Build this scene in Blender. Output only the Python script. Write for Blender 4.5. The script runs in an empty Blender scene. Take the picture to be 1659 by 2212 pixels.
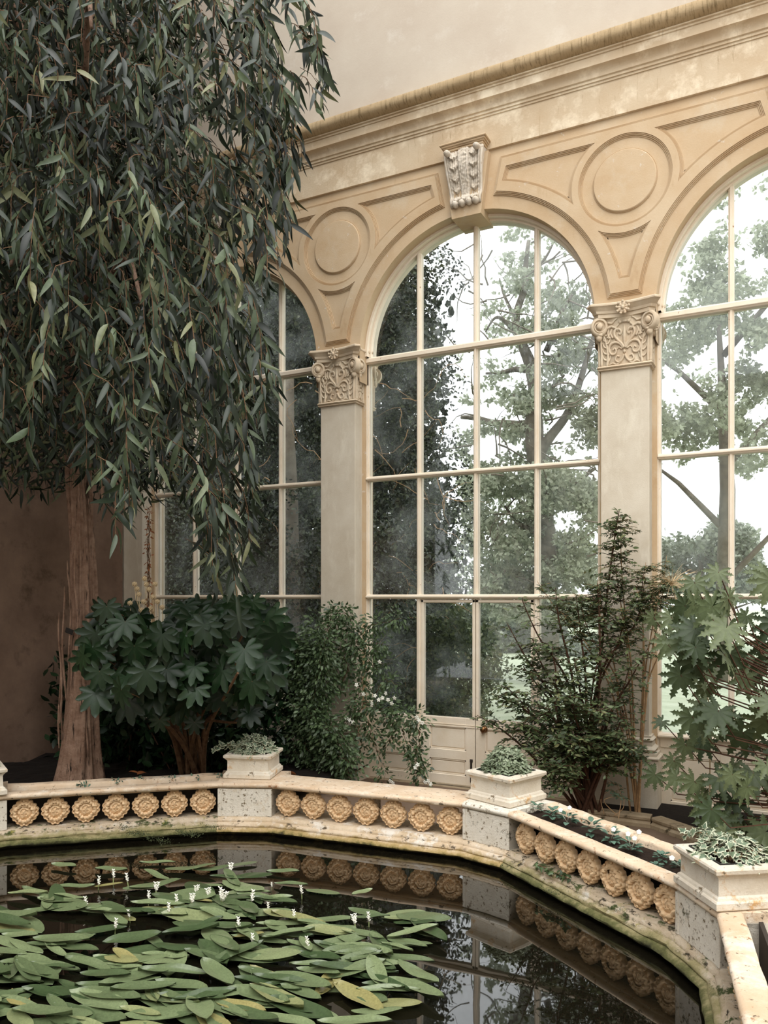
import bpy, math, random
import numpy as np
from mathutils import Vector, Matrix, noise
from mathutils.geometry import tessellate_polygon
R = math.radians
random.seed(7); rng = np.random.default_rng(7)
sc = bpy.context.scene
col = sc.collection
# ------------------------------------------------------------------ camera
EYE = 1.963; BACK = 7.6; FOC = 1730.0; HOR = 1293.0; CX = 829.5
YAW = math.atan2(3380, 1730)
VIEW = Vector((-math.cos(YAW), math.sin(YAW), 0)); RIGHT = Vector((math.sin(YAW), math.cos(YAW), 0))
cam = bpy.data.cameras.new('camera'); camo = bpy.data.objects.new('camera', cam); col.objects.link(camo)
camo.location = (0, -BACK, EYE)
camo.rotation_euler = VIEW.to_track_quat('-Z', 'Y').to_euler()
cam.sensor_fit = 'AUTO'; cam.sensor_width = 36; cam.lens = FOC / 2212 * 36
cam.shift_y = (HOR - 1106) / 2212; cam.clip_end = 400
sc.camera = camo
# ------------------------------------------------------------------ light
sc.view_settings.view_transform = 'Standard'; sc.view_settings.look = 'None'
sc.view_settings.gamma = 1; sc.view_settings.exposure = 0.6
sc.view_settings.use_curve_mapping = False
w = bpy.data.worlds.new('overcast_sky'); sc.world = w; w.use_nodes = True
bg = w.node_tree.nodes['Background']
bg.inputs[0].default_value = (0.96, 0.985, 1.0, 1); bg.inputs[1].default_value = 1.6
sun = bpy.data.lights.new('daylight', 'SUN'); sun.energy = 1.5; sun.angle = R(50); sun.color = (1, 0.97, 0.92)
suno = bpy.data.objects.new('daylight', sun); col.objects.link(suno)
suno.rotation_euler = Vector((-0.22, 0.50, -1.0)).to_track_quat('-Z', 'Y').to_euler()
sc.cycles.max_bounces = 6; sc.cycles.transparent_max_bounces = 12; sc.cycles.diffuse_bounces = 3
sc.cycles.caustics_reflective = False; sc.cycles.caustics_refractive = False

# ------------------------------------------------------------------ helpers
def at(px, py, Y):                      # the point of the plane y = Y seen at a pixel
    u = (px - CX) / FOC; d = VIEW + RIGHT * u; t = (BACK + Y) / d.y
    return Vector((t * d.x, Y, EYE + t * (HOR - py) / FOC))
def atz(px, py, z):                     # the point of the level z seen at a pixel
    u = (px - CX) / FOC; d = VIEW + RIGHT * u; t = (z - EYE) * FOC / (HOR - py)
    return Vector((t * d.x, -BACK + t * d.y, z))
def atd(px, py, dep):                   # the point at a depth
    u = (px - CX) / FOC; d = VIEW + RIGHT * u
    return Vector((dep * d.x, -BACK + dep * d.y, EYE + dep * (HOR - py) / FOC))
def tag(o, label=None, cat=None, group=None, kind=None):
    if label: o['label'] = label
    if cat: o['category'] = cat
    if group: o['group'] = group
    if kind: o['kind'] = kind
    return o
def empty(name, loc=(0, 0, 0), rz=0, label=None, cat=None, group=None, kind=None):
    o = bpy.data.objects.new(name, None); col.objects.link(o); o.empty_display_size = .1
    o.location = loc; o.rotation_euler = (0, 0, rz)
    return tag(o, label, cat, group, kind)
def copy_tree(o, parent=None):
    c = o.copy(); col.objects.link(c); c.parent = parent
    for ch in list(o.children): copy_tree(ch, c)
    return c
def inpoly(x, y, P):
    r = False; j = len(P) - 1
    for i in range(len(P)):
        if (P[i][1] > y) != (P[j][1] > y) and x < (P[j][0] - P[i][0]) * (y - P[i][1]) / (P[j][1] - P[i][1]) + P[i][0]: r = not r
        j = i
    return r
class MB:
    def __init__(s): s.v = []; s.f = []; s.mi = []
    def add(s, vs, fs, mi=0):
        n = len(s.v); s.v += [tuple(v) for v in vs]; s.f += [tuple(i + n for i in f) for f in fs]; s.mi += [mi] * len(fs)
        return s
    def box(s, x0, x1, y0, y1, z0, z1, M=None, mi=0, bev=0):
        b = min(bev, (x1-x0)*.45, (y1-y0)*.45, (z1-z0)*.45)
        if b <= 0:
            vs = [(x, y, z) for z in (z0, z1) for y in (y0, y1) for x in (x0, x1)]
            fs = [(0,2,3,1),(4,5,7,6),(0,1,5,4),(2,6,7,3),(0,4,6,2),(1,3,7,5)]
        else:
            vs = []
            for z, i in ((z0, b), (z0 + b, 0), (z1 - b, 0), (z1, b)):
                for (cx, cy, sx, sy) in ((x0, y0, 1, 1), (x1, y0, -1, 1), (x1, y1, -1, -1), (x0, y1, 1, -1)):
                    e = b * .6 if i == 0 else b * .3
                    pa = (cx + sx * (i), cy + sy * (i + e), z); pb = (cx + sx * (i + e), cy + sy * (i), z)
                    vs += [pa, pb] if (sx, sy) in ((1, 1), (-1, -1)) else [pb, pa]
            fs = [tuple(range(7, -1, -1)), tuple(range(24, 32))]
            for k in range(3):
                for j in range(8):
                    a = k * 8 + j; c = k * 8 + (j + 1) % 8; fs.append((a, c, c + 8, a + 8))
        if M: vs = [M @ Vector(v) for v in vs]
        return s.add(vs, fs, mi)
    def tube(s, pts, rad, n=6, cap=True, mi=0, flat=1.0):
        pts = [Vector(p) for p in pts]; m = len(pts)
        if not hasattr(rad, '__len__'): rad = [rad] * m
        vs = []; nrm = None
        for i, p in enumerate(pts):
            t = (pts[min(i + 1, m - 1)] - pts[max(i - 1, 0)])
            t = t.normalized() if t.length > 1e-9 else Vector((0, 0, 1))
            if nrm is None:
                nrm = t.cross(Vector((0, 1, 0)) if abs(t.y) < .9 else Vector((1, 0, 0))).normalized()
            else:
                nrm = nrm - t * nrm.dot(t)
                nrm = nrm.normalized() if nrm.length > 1e-6 else t.orthogonal().normalized()
            b = t.cross(nrm)
            for k in range(n):
                a = 2 * math.pi * k / n
                q = nrm * math.cos(a) + b * math.sin(a)
                vs.append(p + q * rad[i])
        fs = [(i*n+k, i*n+(k+1) % n, (i+1)*n+(k+1) % n, (i+1)*n+k) for i in range(m-1) for k in range(n)]
        if cap: fs += [tuple(range(n - 1, -1, -1)), tuple(range((m - 1) * n, m * n))]
        return s.add(vs, fs, mi)
    def grid(s, fn, nu, nv, closed=False, mi=0):
        vs = [fn(i / (nu if closed else nu - 1), j / (nv - 1)) for j in range(nv) for i in range(nu)]
        fs = []
        for j in range(nv - 1):
            for i in range(nu if closed else nu - 1):
                i2 = (i + 1) % nu; fs.append((j*nu+i, j*nu+i2, (j+1)*nu+i2, (j+1)*nu+i))
        return s.add(vs, fs, mi)
    def ball(s, c, rx, ry, rz, n=10, m=7, M=None, mi=0):
        c = Vector(c)
        def fn(u, v):
            a = 2 * math.pi * u; b = math.pi * (v - .5)
            p = Vector((rx*math.cos(a)*math.cos(b), ry*math.sin(a)*math.cos(b), rz*math.sin(b)))
            return c + (M @ p if M else p)
        return s.grid(fn, n, m, True, mi)
    def build(s, name, mat, parent=None, smooth=False, label=None, cat=None, group=None, kind=None, loc=None):
        me = bpy.data.meshes.new(name); me.from_pydata(s.v, [], s.f)
        for m in (mat if isinstance(mat, (list, tuple)) else [mat]): me.materials.append(m)
        if any(s.mi): me.polygons.foreach_set('material_index', s.mi)
        if smooth: me.polygons.foreach_set('use_smooth', [True] * len(s.f))
        me.update()
        o = bpy.data.objects.new(name, me); col.objects.link(o); o.parent = parent
        if loc is not None: o.location = loc
        return tag(o, label, cat, group, kind)
def autosmooth(o, ang=35):
    me = o.data; me.polygons.foreach_set('use_smooth', [True] * len(me.polygons))
    try: me.set_sharp_from_angle(angle=R(ang))
    except Exception: pass
    return o
def scatter(name, tmpl, faces, mats, pos, rot, scl, parent=None, mi=None, smooth=True, **kw):
    """one mesh of many leaves: template verts (k,3) placed with rotation matrices (N,3,3) and scales"""
    T = np.asarray(tmpl, dtype=np.float32); N = len(pos); k = len(T)
    pos = np.asarray(pos, dtype=np.float32); rot = np.asarray(rot, dtype=np.float32); scl = np.asarray(scl, dtype=np.float32)
    V = np.einsum('nij,kj->nki', rot, T) * scl[:, None, None] + pos[:, None, :]
    me = bpy.data.meshes.new(name); me.vertices.add(N * k); me.vertices.foreach_set('co', V.reshape(-1))
    lt = np.array([len(f) for f in faces], dtype=np.int32); fl = np.array([i for f in faces for i in f], dtype=np.int32)
    L = (fl[None, :] + (np.arange(N) * k)[:, None]).reshape(-1).astype(np.int32)
    tot = np.tile(lt, N); st = np.concatenate(([0], np.cumsum(tot)[:-1])).astype(np.int32)
    me.loops.add(len(L)); me.loops.foreach_set('vertex_index', L)
    me.polygons.add(len(tot)); me.polygons.foreach_set('loop_start', st); me.polygons.foreach_set('loop_total', tot)
    for m in (mats if isinstance(mats, (list, tuple)) else [mats]): me.materials.append(m)
    if mi is not None: me.polygons.foreach_set('material_index', np.tile(np.array(mi, dtype=np.int32), N))
    if smooth: me.polygons.foreach_set('use_smooth', [True] * len(tot))
    me.update(calc_edges=True); me.validate()
    o = bpy.data.objects.new(name, me); col.objects.link(o); o.parent = parent
    return tag(o, **kw)
def frames(axis, nrm):
    """rotation matrices whose Y is the leaf axis and Z the leaf normal"""
    a = np.asarray(axis, dtype=float); a /= np.linalg.norm(a, axis=1)[:, None] + 1e-9
    n = np.asarray(nrm, dtype=float); n = n - a * (n * a).sum(1)[:, None]; n /= np.linalg.norm(n, axis=1)[:, None] + 1e-9
    return np.stack([np.cross(a, n), a, n], axis=2)

# ------------------------------------------------------------------ materials
def newmat(name):
    m = bpy.data.materials.new(name); m.use_nodes = True
    nt = m.node_tree; return m, nt, nt.nodes['Principled BSDF'], nt.nodes, nt.links
def noise_node(nt, scale, detail=5, rough=.6, stretch=None, coord='Object'):
    tc = nt.nodes.new('ShaderNodeTexCoord'); n = nt.nodes.new('ShaderNodeTexNoise')
    n.inputs['Scale'].default_value = scale; n.inputs['Detail'].default_value = detail; n.inputs['Roughness'].default_value = rough
    src = tc.outputs[coord]
    if stretch:
        mp = nt.nodes.new('ShaderNodeMapping'); mp.inputs['Scale'].default_value = stretch
        nt.links.new(src, mp.inputs[0]); src = mp.outputs[0]
    nt.links.new(src, n.inputs['Vector']); return n.outputs['Fac']
def ramp(nt, fac, stops):
    r = nt.nodes.new('ShaderNodeValToRGB'); e = r.color_ramp.elements
    while len(e) < len(stops): e.new(.5)
    for q, (p, c) in zip(e, stops): q.position = p; q.color = (*c, 1) if len(c) == 3 else c
    nt.links.new(fac, r.inputs[0]); return r.outputs[0]
def mix(nt, fac, a, b, mode='MIX'):
    m = nt.nodes.new('ShaderNodeMix'); m.data_type = 'RGBA'; m.blend_type = mode
    if isinstance(fac, float): m.inputs[0].default_value = fac
    else: nt.links.new(fac, m.inputs[0])
    for s, v in ((m.inputs[6], a), (m.inputs[7], b)):
        if isinstance(v, tuple): s.default_value = (*v, 1)
        else: nt.links.new(v, s)
    return m.outputs[2]
def stone(name, c1, c2, scale=3, bump=.3, bscale=60, stains=(), rough=.85, bdist=.01, algae=None):
    """stains: (colour, noise scale, threshold, width, stretch)"""
    m, nt, p, N, L = newmat(name)
    c = ramp(nt, noise_node(nt, scale, 6, .65), [(.3, c1), (.7, c2)])
    for (sc_, ns, th, wd, st) in stains:
        f = ramp(nt, noise_node(nt, ns, 8, .7, st), [(th, (0,0,0)), (min(1, th + wd), (1,1,1))])
        c = mix(nt, f, c, sc_)
    if algae:                                  # growth rising from the water line to a ragged height
        tc = N.new('ShaderNodeTexCoord'); sx_ = N.new('ShaderNodeSeparateXYZ'); L.new(tc.outputs['Object'], sx_.inputs[0])
        nn = noise_node(nt, 6, 8, .75); ma = N.new('ShaderNodeMath'); ma.operation = 'MULTIPLY_ADD'
        L.new(nn, ma.inputs[0]); ma.inputs[1].default_value = .16; L.new(sx_.outputs['Z'], ma.inputs[2])
        for col_, z_ in algae:
            f = ramp(nt, ma.outputs[0], [(z_ - .012, (1,1,1)), (z_ + .014, (0,0,0))]); c = mix(nt, f, c, col_)
    L.new(c, p.inputs['Base Color']); p.inputs['Roughness'].default_value = rough
    p.inputs['Specular IOR Level'].default_value = .25
    b = N.new('ShaderNodeBump'); b.inputs['Strength'].default_value = bump; b.inputs['Distance'].default_value = bdist
    L.new(noise_node(nt, bscale, 8, .7), b.inputs['Height']); L.new(b.outputs[0], p.inputs['Normal'])
    return m
def leafmat(name, c1, c2, rough=.4, trans=.25, tcol=None, spec=.5, c3=None, mid=None):
    m, nt, p, N, L = newmat(name)
    g = N.new('ShaderNodeNewGeometry')
    st = [(0, c1)] + ([(.55, mid)] if mid else []) + [(.88 if c3 else 1, c2)] + ([(1, c3)] if c3 else [])
    c = ramp(nt, g.outputs['Random Per Island'], st)
    c = mix(nt, .5, c, ramp(nt, noise_node(nt, 30, 3), [(.3, (.55,.55,.55)), (.7, (1.3,1.3,1.3))]), 'MULTIPLY')
    L.new(c, p.inputs['Base Color']); p.inputs['Roughness'].default_value = rough
    p.inputs['Specular IOR Level'].default_value = spec
    if trans > 0:
        t = N.new('ShaderNodeBsdfTranslucent'); 
        if tcol: t.inputs[0].default_value = (*tcol, 1)
        else: L.new(c, t.inputs[0])
        ms = N.new('ShaderNodeMixShader'); ms.inputs[0].default_value = trans
        L.new(p.outputs[0], ms.inputs[1]); L.new(t.outputs[0], ms.inputs[2])
        L.new(ms.outputs[0], N['Material Output'].inputs[0])
    return m
def plain(name, c, rough=.6, metal=0):
    m, nt, p, N, L = newmat(name)
    p.inputs['Base Color'].default_value = (*c, 1); p.inputs['Roughness'].default_value = rough; p.inputs['Metallic'].default_value = metal
    return m
M = {}
M['wall'] = stone('peach_limestone', (.50,.345,.20), (.59,.455,.305), 1.6, .25, 70,
    [((.60,.51,.38), 2.3, .54, .25, None), ((.66,.62,.55), 9, .63, .08, None), ((.38,.24,.12), 5, .60, .3, (1,1,.35))])
M['cornice'] = stone('stained_cornice_stone', (.52,.38,.24), (.64,.52,.37), 2, .3, 60,
    [((.86,.74,.56), 3, .50, .2, None), ((.28,.17,.07), 7, .60, .2, (5,1,.5))])
M['dark_cornice'] = stone('weathered_cornice_roll', (.34,.24,.13), (.46,.34,.20), 3, .4, 60, [((.16,.11,.05), 10, .5, .2, (5,1,.5))])
M['upper'] = stone('pale_plastered_limestone', (.48,.40,.32), (.56,.49,.40), 1.2, .12, 60, [((.60,.54,.46), 3, .55, .2, None)])
M['shaft'] = stone('beige_shaft_stone', (.56,.48,.37), (.67,.60,.49), 3, .2, 90,
    [((.78,.72,.60), 6, .52, .3, (1,1,.4)), ((.50,.38,.22), 2.2, .60, .25, (1,1,.3))])
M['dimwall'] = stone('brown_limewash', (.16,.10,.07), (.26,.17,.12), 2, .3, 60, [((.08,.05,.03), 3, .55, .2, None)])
M['carved'] = stone('carved_stone', (.55,.42,.29), (.66,.56,.42), 8, .3, 90, [((.40,.26,.14), 14, .64, .15, None)])
M['console'] = stone('lichened_carved_stone', (.58,.49,.38), (.70,.63,.54), 14, .6, 90, [((.34,.22,.13), 22, .60, .1, None)])
M['pond'] = stone('lichened_pond_stone', (.50,.37,.23), (.70,.58,.44), 5, .6, 45,
    [((.72,.66,.58), 7, .52, .1, None), ((.62,.36,.16), 6, .60, .15, None), ((.12,.09,.06), 16, .56, .07, (1,1,1.6))], bdist=.015, algae=[((.40,.29,.13), .190), ((.20,.16,.05), .160), ((.03,.025,.015), .145)])
M['coping'] = stone('warm_coping_stone', (.60,.43,.28), (.75,.61,.46), 4, .5, 50,
    [((.84,.77,.66), 6, .52, .2, None), ((.34,.16,.07), 9, .60, .06, (2,2,1)), ((.12,.09,.06), 20, .60, .05, None)], bdist=.012)
M['mossy'] = stone('mossy_plinth_stone', (.46,.35,.23), (.68,.58,.45), 7, .8, 40,
    [((.68,.64,.56), 10, .56, .12, None), ((.06,.08,.025), 7, .535, .06, (1,1,1.5)), ((.34,.30,.08), 12, .58, .1, None), ((.05,.04,.025), 11, .56, .06, (1,1,3))], bdist=.02, algae=[((.36,.31,.16), .215), ((.13,.13,.05), .185), ((.03,.03,.015), .155)])
M['whiteped'] = stone('pitted_white_stone', (.68,.62,.52), (.83,.78,.69), 8, .7, 60,
    [((.20,.15,.09), 30, .57, .05, None), ((.52,.38,.22), 5, .60, .12, None), ((.10,.09,.05), 9, .61, .08, None)], bdist=.01)
M['planter'] = stone('old_planter_stone', (.62,.54,.43), (.78,.72,.62), 7, .6, 60,
    [((.60,.37,.17), 8, .58, .1, None), ((.20,.15,.09), 14, .59, .08, None)], bdist=.01)
M['terra'] = stone('terracotta', (.80,.53,.29), (.91,.69,.45), 7, .6, 70, [((.78,.60,.40), 12, .55, .2, None), ((.14,.08,.04), 20, .66, .07, None)], bdist=.008)
M['paint'] = stone('aged_cream_paint', (.76,.64,.49), (.85,.75,.62), 4, .15, 60,
    [((.82,.72,.58), 9, .5, .3, None), ((.26,.12,.04), 22, .66, .05, (1,1,.7))], rough=.55)
M['soil'] = stone('dark_soil', (.018,.010,.006), (.05,.026,.014), 25, 1, 50, [((.12,.05,.03), 60, .64, .04, None)], bdist=.04)
M['shade_soil'] = stone('shaded_soil', (.006,.004,.003), (.02,.012,.008), 15, 1, 40, bdist=.04)  # darker copy of the soil, shade of the beds put into its colour
M['floor'] = stone('brown_paving', (.13,.085,.055), (.19,.13,.09), 5, .4, 120)
M['kerb'] = stone('old_kerb_stone', (.26,.19,.11), (.42,.33,.22), 6, .7, 40, [((.08,.06,.03), 8, .58, .1, None)], bdist=.015)
M['bark'] = stone('fibrous_bark', (.20,.11,.07), (.44,.29,.21), 9, 1, 12, [((.02,.012,.008), 6, .55, .1, (5,5,.5)), ((.42,.31,.23), 8, .62, .12, (5,5,.4))], bdist=.03)
M['twig'] = stone('twig_bark', (.10,.05,.03), (.22,.13,.07), 20, .3, 40)
M['tan_twig'] = stone('tan_stem', (.30,.17,.08), (.50,.33,.18), 20, .2, 40)
M['dark_twig'] = stone('reddish_dark_stem', (.05,.022,.014), (.12,.06,.035), 20, .2, 40)
M['euc'] = leafmat('eucalyptus_leaf', (.003,.006,.003), (.085,.115,.060), .42, .06, None, .35, (.17,.17,.08), (.018,.030,.014))
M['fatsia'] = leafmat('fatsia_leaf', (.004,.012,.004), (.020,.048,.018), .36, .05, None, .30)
M['rice_paper_leaf'] = leafmat('grey_green_fatsia_leaf', (.03,.050,.018), (.13,.16,.075), .45, .1, None, .3)  # own grey-green of the rice paper plant, a different species
M['climber'] = leafmat('climber_leaf', (.035,.065,.025), (.15,.22,.10), .42, .3)
M['shrub'] = leafmat('shrub_leaf', (.030,.050,.020), (.13,.17,.07), .45, .25, None, .4, (.22,.22,.10))
M['ivy'] = leafmat('ivy_leaf', (.06,.10,.06), (.17,.23,.14), .5, .1)
M['ivy2'] = leafmat('plain_ivy_leaf', (.12,.16,.085), (.32,.37,.25), .5, .1)
M['ivy_edge'] = plain('cream_leaf_edge', (.48,.50,.36), .5)
M['pad'] = leafmat('floating_leaf', (.045,.075,.030), (.21,.26,.13), .30, .08, None, .5, (.30,.26,.10))
nt = M['pad'].node_tree; oi = nt.nodes.new('ShaderNodeObjectInfo')
for r__ in [n_ for n_ in nt.nodes if n_.type == 'VALTORGB']:
    if r__.inputs[0].links[0].from_node.type == 'NEW_GEOMETRY': nt.links.new(oi.outputs['Random'], r__.inputs[0])
M['petal'] = plain('white_petal', (.88,.87,.78), .5)
M['petal_stem'] = plain('pale_green_stem', (.30,.36,.15), .5)
M['straw'] = plain('straw', (.55,.42,.25), .7)
M['dryleaf'] = plain('dry_orange_leaf', (.30,.10,.03), .6)
M['ever'] = leafmat('evergreen_leaf', (.006,.012,.005), (.085,.11,.055), .35, .08, None, .4, None, (.018,.028,.012))
M['beech'] = leafmat('hazed_beech_leaf', (.26,.29,.20), (.56,.60,.47), .6, .55, None, .3)  # leaf colour paled, the outdoor haze is put into it
M['far'] = leafmat('hazed_far_leaf', (.16,.19,.14), (.36,.39,.31), .5, .3)  # paled as well, with distance haze in the leaf colour
M['lawn'] = stone('lawn', (.30,.35,.23), (.46,.50,.38), 2, .3, 50)
M['oldwood'] = stone('grey_branch', (.10,.085,.065), (.22,.19,.15), 6, .4, 30)
M['brass'] = plain('tarnished_brass', (.22,.11,.045), .35, .9)
M['iron'] = plain('dark_iron', (.03,.02,.015), .6, .3)
M['black'] = plain('black_plastic', (.012,.012,.012), .4)
M['recess'] = plain('near_black_stone', (.03,.022,.015), .8)  # even near-black tone for the backing slabs and floor joints
# water
m, nt, p, N, L = newmat('pond_water'); p.inputs['Base Color'].default_value = (.006,.005,.003,1)
p.inputs['Roughness'].default_value = .015; p.inputs['IOR'].default_value = 1.75
b = N.new('ShaderNodeBump'); b.inputs['Strength'].default_value = .05; b.inputs['Distance'].default_value = .02
L.new(noise_node(nt, 2.2, 2, .5), b.inputs['Height']); L.new(b.outputs[0], p.inputs['Normal']); M['water'] = m
# window glass: clear, faintly reflecting, with a film of dirt and condensation
m, nt, p, N, L = newmat('dusty_glass')
tr = N.new('ShaderNodeBsdfTransparent'); gl = N.new('ShaderNodeBsdfGlossy'); gl.inputs['Roughness'].default_value = .02
tr.inputs[0].default_value = (.96, .97, .97, 1)
fr = N.new('ShaderNodeFresnel'); fr.inputs[0].default_value = 1.45
a = N.new('ShaderNodeMixShader'); L.new(fr.outputs[0], a.inputs[0]); L.new(tr.outputs[0], a.inputs[1]); L.new(gl.outputs[0], a.inputs[2])
tl = N.new('ShaderNodeBsdfTranslucent'); tl.inputs[0].default_value = (.85,.88,.88,1)
df = ramp(nt, noise_node(nt, 1.6, 5, .6), [(.42, (.008,.008,.008)), (.75, (.13,.13,.13))])
a2 = N.new('ShaderNodeMixShader'); L.new(df, a2.inputs[0]); L.new(a.outputs[0], a2.inputs[1]); L.new(tl.outputs[0], a2.inputs[2])
L.new(a2.outputs[0], N['Material Output'].inputs[0]); M['glass'] = m

# ================================================================== THE FACADE
BAY = 3.07; PIERS = [-7.531, -4.461, -1.391, 1.679]; BAYS = [-5.996, -2.926, .144]
CZ = 4.615; RA = 1.262; X0 = -7.62; X1 = 3.2; ZF = 6.435
def arcpts(cx, cz, r, a0, a1, n): return [(cx + r*math.cos(a0+(a1-a0)*i/n), cz + r*math.sin(a0+(a1-a0)*i/n)) for i in range(n+1)]
wb = MB()
# spandrel face with its arches
poly = [(X0, CZ - .02)]
for c in BAYS:
    poly += [(c - RA, CZ - .02)] + arcpts(c, CZ, RA, math.pi, 0, 48) + [(c + RA, CZ - .02)]
poly += [(X1, CZ - .02), (X1, ZF), (X0, ZF)]
for Y in (0.0, .33):
    tri = tessellate_polygon([[Vector((x, z, 0)) for x, z in poly]])
    wb.add([(x, Y, z) for x, z in poly], tri)
for c in BAYS:                                   # soffits, with a stepped reveal
    ring = [(c - RA, CZ - .3)] + arcpts(c, CZ, RA, math.pi, 0, 64) + [(c + RA, CZ - .3)]
    n = len(ring); ys = [0, .33]
    wb.add([(x, Y, z) for Y in ys for x, z in ring], [(i, i+1, n+i+1, n+i) for i in range(n-1)])
for c in PIERS:                                  # the wall piers behind the pilasters
    wb.box(max(c - .262, X0), min(c + .262, X1 + .2) if c < 1.6 else X1, .16, .33, -.3, CZ)
wb.box(X0 - .5, X1, -.05, .33, 7.02, 12.2)       # wall above the cornice
wb.box(X0 - .5, X1, .0, .33, ZF, 7.05)
wb.build('wall_back', M['wall'], kind='structure')
up = MB(); up.box(X0 - .4, X1, -.09, -.045, 7.05, 12.2); up.build('wall_upper', M['upper'], kind='structure')
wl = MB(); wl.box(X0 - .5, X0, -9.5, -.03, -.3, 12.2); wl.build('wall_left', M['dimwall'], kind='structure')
wf = MB(); wf.box(X0 - .5, 9.0, -14.0, -13.6, -.3, 7.5); wf.build('wall_front', M['shaft'], kind='structure')
ce = MB(); ce.box(X0 - .5, -5.3, -9.5, .5, 11.2, 11.4); ce.build('overhead_shade_strip', M['dimwall'], kind='structure')  # unseen strip added overhead to block skylight from the left side
wr = MB(); wr.box(7.0, 7.4, -13.6, .5, -.3, 7.5); wr.build('wall_right', M['shaft'], kind='structure')
def sweepx(mb, prof, x0, x1, n=1):
    k = len(prof)
    vs = [(x0 + (x1 - x0) * j / n, y, z) for j in range(n + 1) for y, z in prof]
    mb.add(vs, [(j*k+i, j*k+i+1, (j+1)*k+i+1, (j+1)*k+i) for j in range(n) for i in range(k-1)])
    mb.add([(x, y, z) for x in (x0, x1) for y, z in prof], [tuple(range(k)), tuple(range(2*k-1, k-1, -1))])
def roll(y0, z0, y1, z1, bulge, n=7):
    out = []
    for i in range(n + 1):
        t = i / n; s = math.sin(math.pi * t) * bulge
        dy, dz = y1 - y0, z1 - z0; l = math.hypot(dy, dz)
        out.append((y0 + dy*t - dz/l*s, z0 + dz*t + dy/l*s))
    return out
tr1 = MB(); sweepx(tr1, [(.01, ZF), (-.03, ZF), (-.03, 6.76), (-.042, 6.762), (-.042, 6.782), (-.056, 6.784), (-.056, 6.806),
    (-.072, 6.812), (-.072, 6.835)] + [(-.072 - .068*(1-math.cos(t*math.pi/16)), 6.835 + .05*math.sin(t*math.pi/16)) for t in range(1, 9)] + [
    (-.142, 6.965), (-.155, 6.967), (-.155, 6.985), (-.175, 6.987), (-.175, 7.0), (.01, 7.0)], X0, X1)
tr1.build('trim_1', M['cornice'], kind='structure')
tr2 = MB(); sweepx(tr2, [(.01, 7.0), (-.17, 7.0)] + roll(-.185, 7.0, -.245, 7.105, .035) + [(-.235, 7.115), (-.10, 7.14), (.01, 7.14)], X0, X1)
autosmooth(tr2.build('trim_2', M['dark_cornice'], kind='structure'), 50)

# ---- raised spandrel plates with sunk panels
def offs(P, d):                                  # polygon offset; d > 0 shrinks a counter-clockwise polygon
    n = len(P); out = []
    for i in range(n):
        a, b_, c = P[i-1], P[i], P[(i+1) % n]
        e1 = Vector((b_[0]-a[0], b_[1]-a[1])).normalized(); e2 = Vector((c[0]-b_[0], c[1]-b_[1])).normalized()
        n1 = Vector((-e1.y, e1.x)); n2 = Vector((-e2.y, e2.x)); mm = n1 + n2
        k = mm.length_squared / 2
        if k < .12: mm = mm.normalized() * 2.2 if mm.length > 1e-6 else n1
        else: mm = mm / k
        out.append((b_[0] + mm.x*d, b_[1] + mm.y*d))
    return out
def ccw(P):
    a = sum(P[i-1][0]*P[i][1] - P[i][0]*P[i-1][1] for i in range(len(P)))
    return P if a > 0 else P[::-1]
def rings(mb, P, steps):                         # strips between successive (offset, y)
    Q = [[(x, y, z) for x, z in offs(P, d)] for d, y in steps]; n = len(P)
    for a, b_ in zip(Q, Q[1:]):
        mb.add(a + b_, [(i, (i+1) % n, n+(i+1) % n, n+i) for i in range(n)])
def fill(mb, P, Y, holes=()):
    L_ = [[Vector((x, z, 0)) for x, z in q] for q in [P] + list(holes)]
    flat_ = [v for q in L_ for v in q]
    mb.add([(v.x, Y, v.y) for v in flat_], tessellate_polygon(L_))
RC = 5.82; H2 = BAY / 2
def ang(cx, cz, x, z): return math.atan2(z - cz, x - cx)
def circ_hit(r1, r2):                            # where the r1 arch circle meets the r2 roundel circle (left side)
    dx, dz = -H2, CZ - RC; d = math.hypot(dx, dz)
    a_ = (r2*r2 - r1*r1 + d*d) / (2*d); h_ = math.sqrt(max(0, r2*r2 - a_*a_))
    px, pz = a_*dx/d, RC + a_*dz/d
    c1 = (px - h_*dz/d, pz + h_*dx/d); c2 = (px + h_*dz/d, pz - h_*dx/d)
    return sorted([c1, c2], key=lambda c: c[1])
PY = -.034; RE = [(0, PY), (.001, PY+.010), (.009, PY+.006), (.011, PY+.017), (.019, PY+.0125), (.021, PY+.0255), (.030, PY+.022), (.031, PY+.030), (.036, PY+.030)]
lo, hi = circ_hit(1.515, .485)
def mir(P): return [(-x, z) for x, z in P]
# plate outline
bz = 4.79; bx = H2 - math.sqrt(1.42**2 - (bz-CZ)**2); kx = .30; kz = CZ + math.sqrt(1.42**2 - kx**2)
rarc = arcpts(H2, CZ, 1.42, ang(H2, CZ, bx*1 if 0 else H2 - math.sqrt(1.42**2-(bz-CZ)**2), bz), ang(H2, CZ, H2 - kx, kz), 30)
plate = rarc + [(H2 - .362, 6.31)]
plate = plate + mir(plate)[::-1]
plate = ccw(plate)
# spear panel
sz = 4.915; sx = -H2 + math.sqrt(1.515**2 - (sz-CZ)**2)
la = arcpts(-H2, CZ, 1.515, ang(-H2, CZ, sx, sz), ang(-H2, CZ, *lo), 16)
ta = arcpts(0, RC, .485, ang(0, RC, *lo), ang(0, RC, -lo[0], lo[1]), 16)
spear = ccw(la + ta[1:-1] + mir(la)[::-1])
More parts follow.
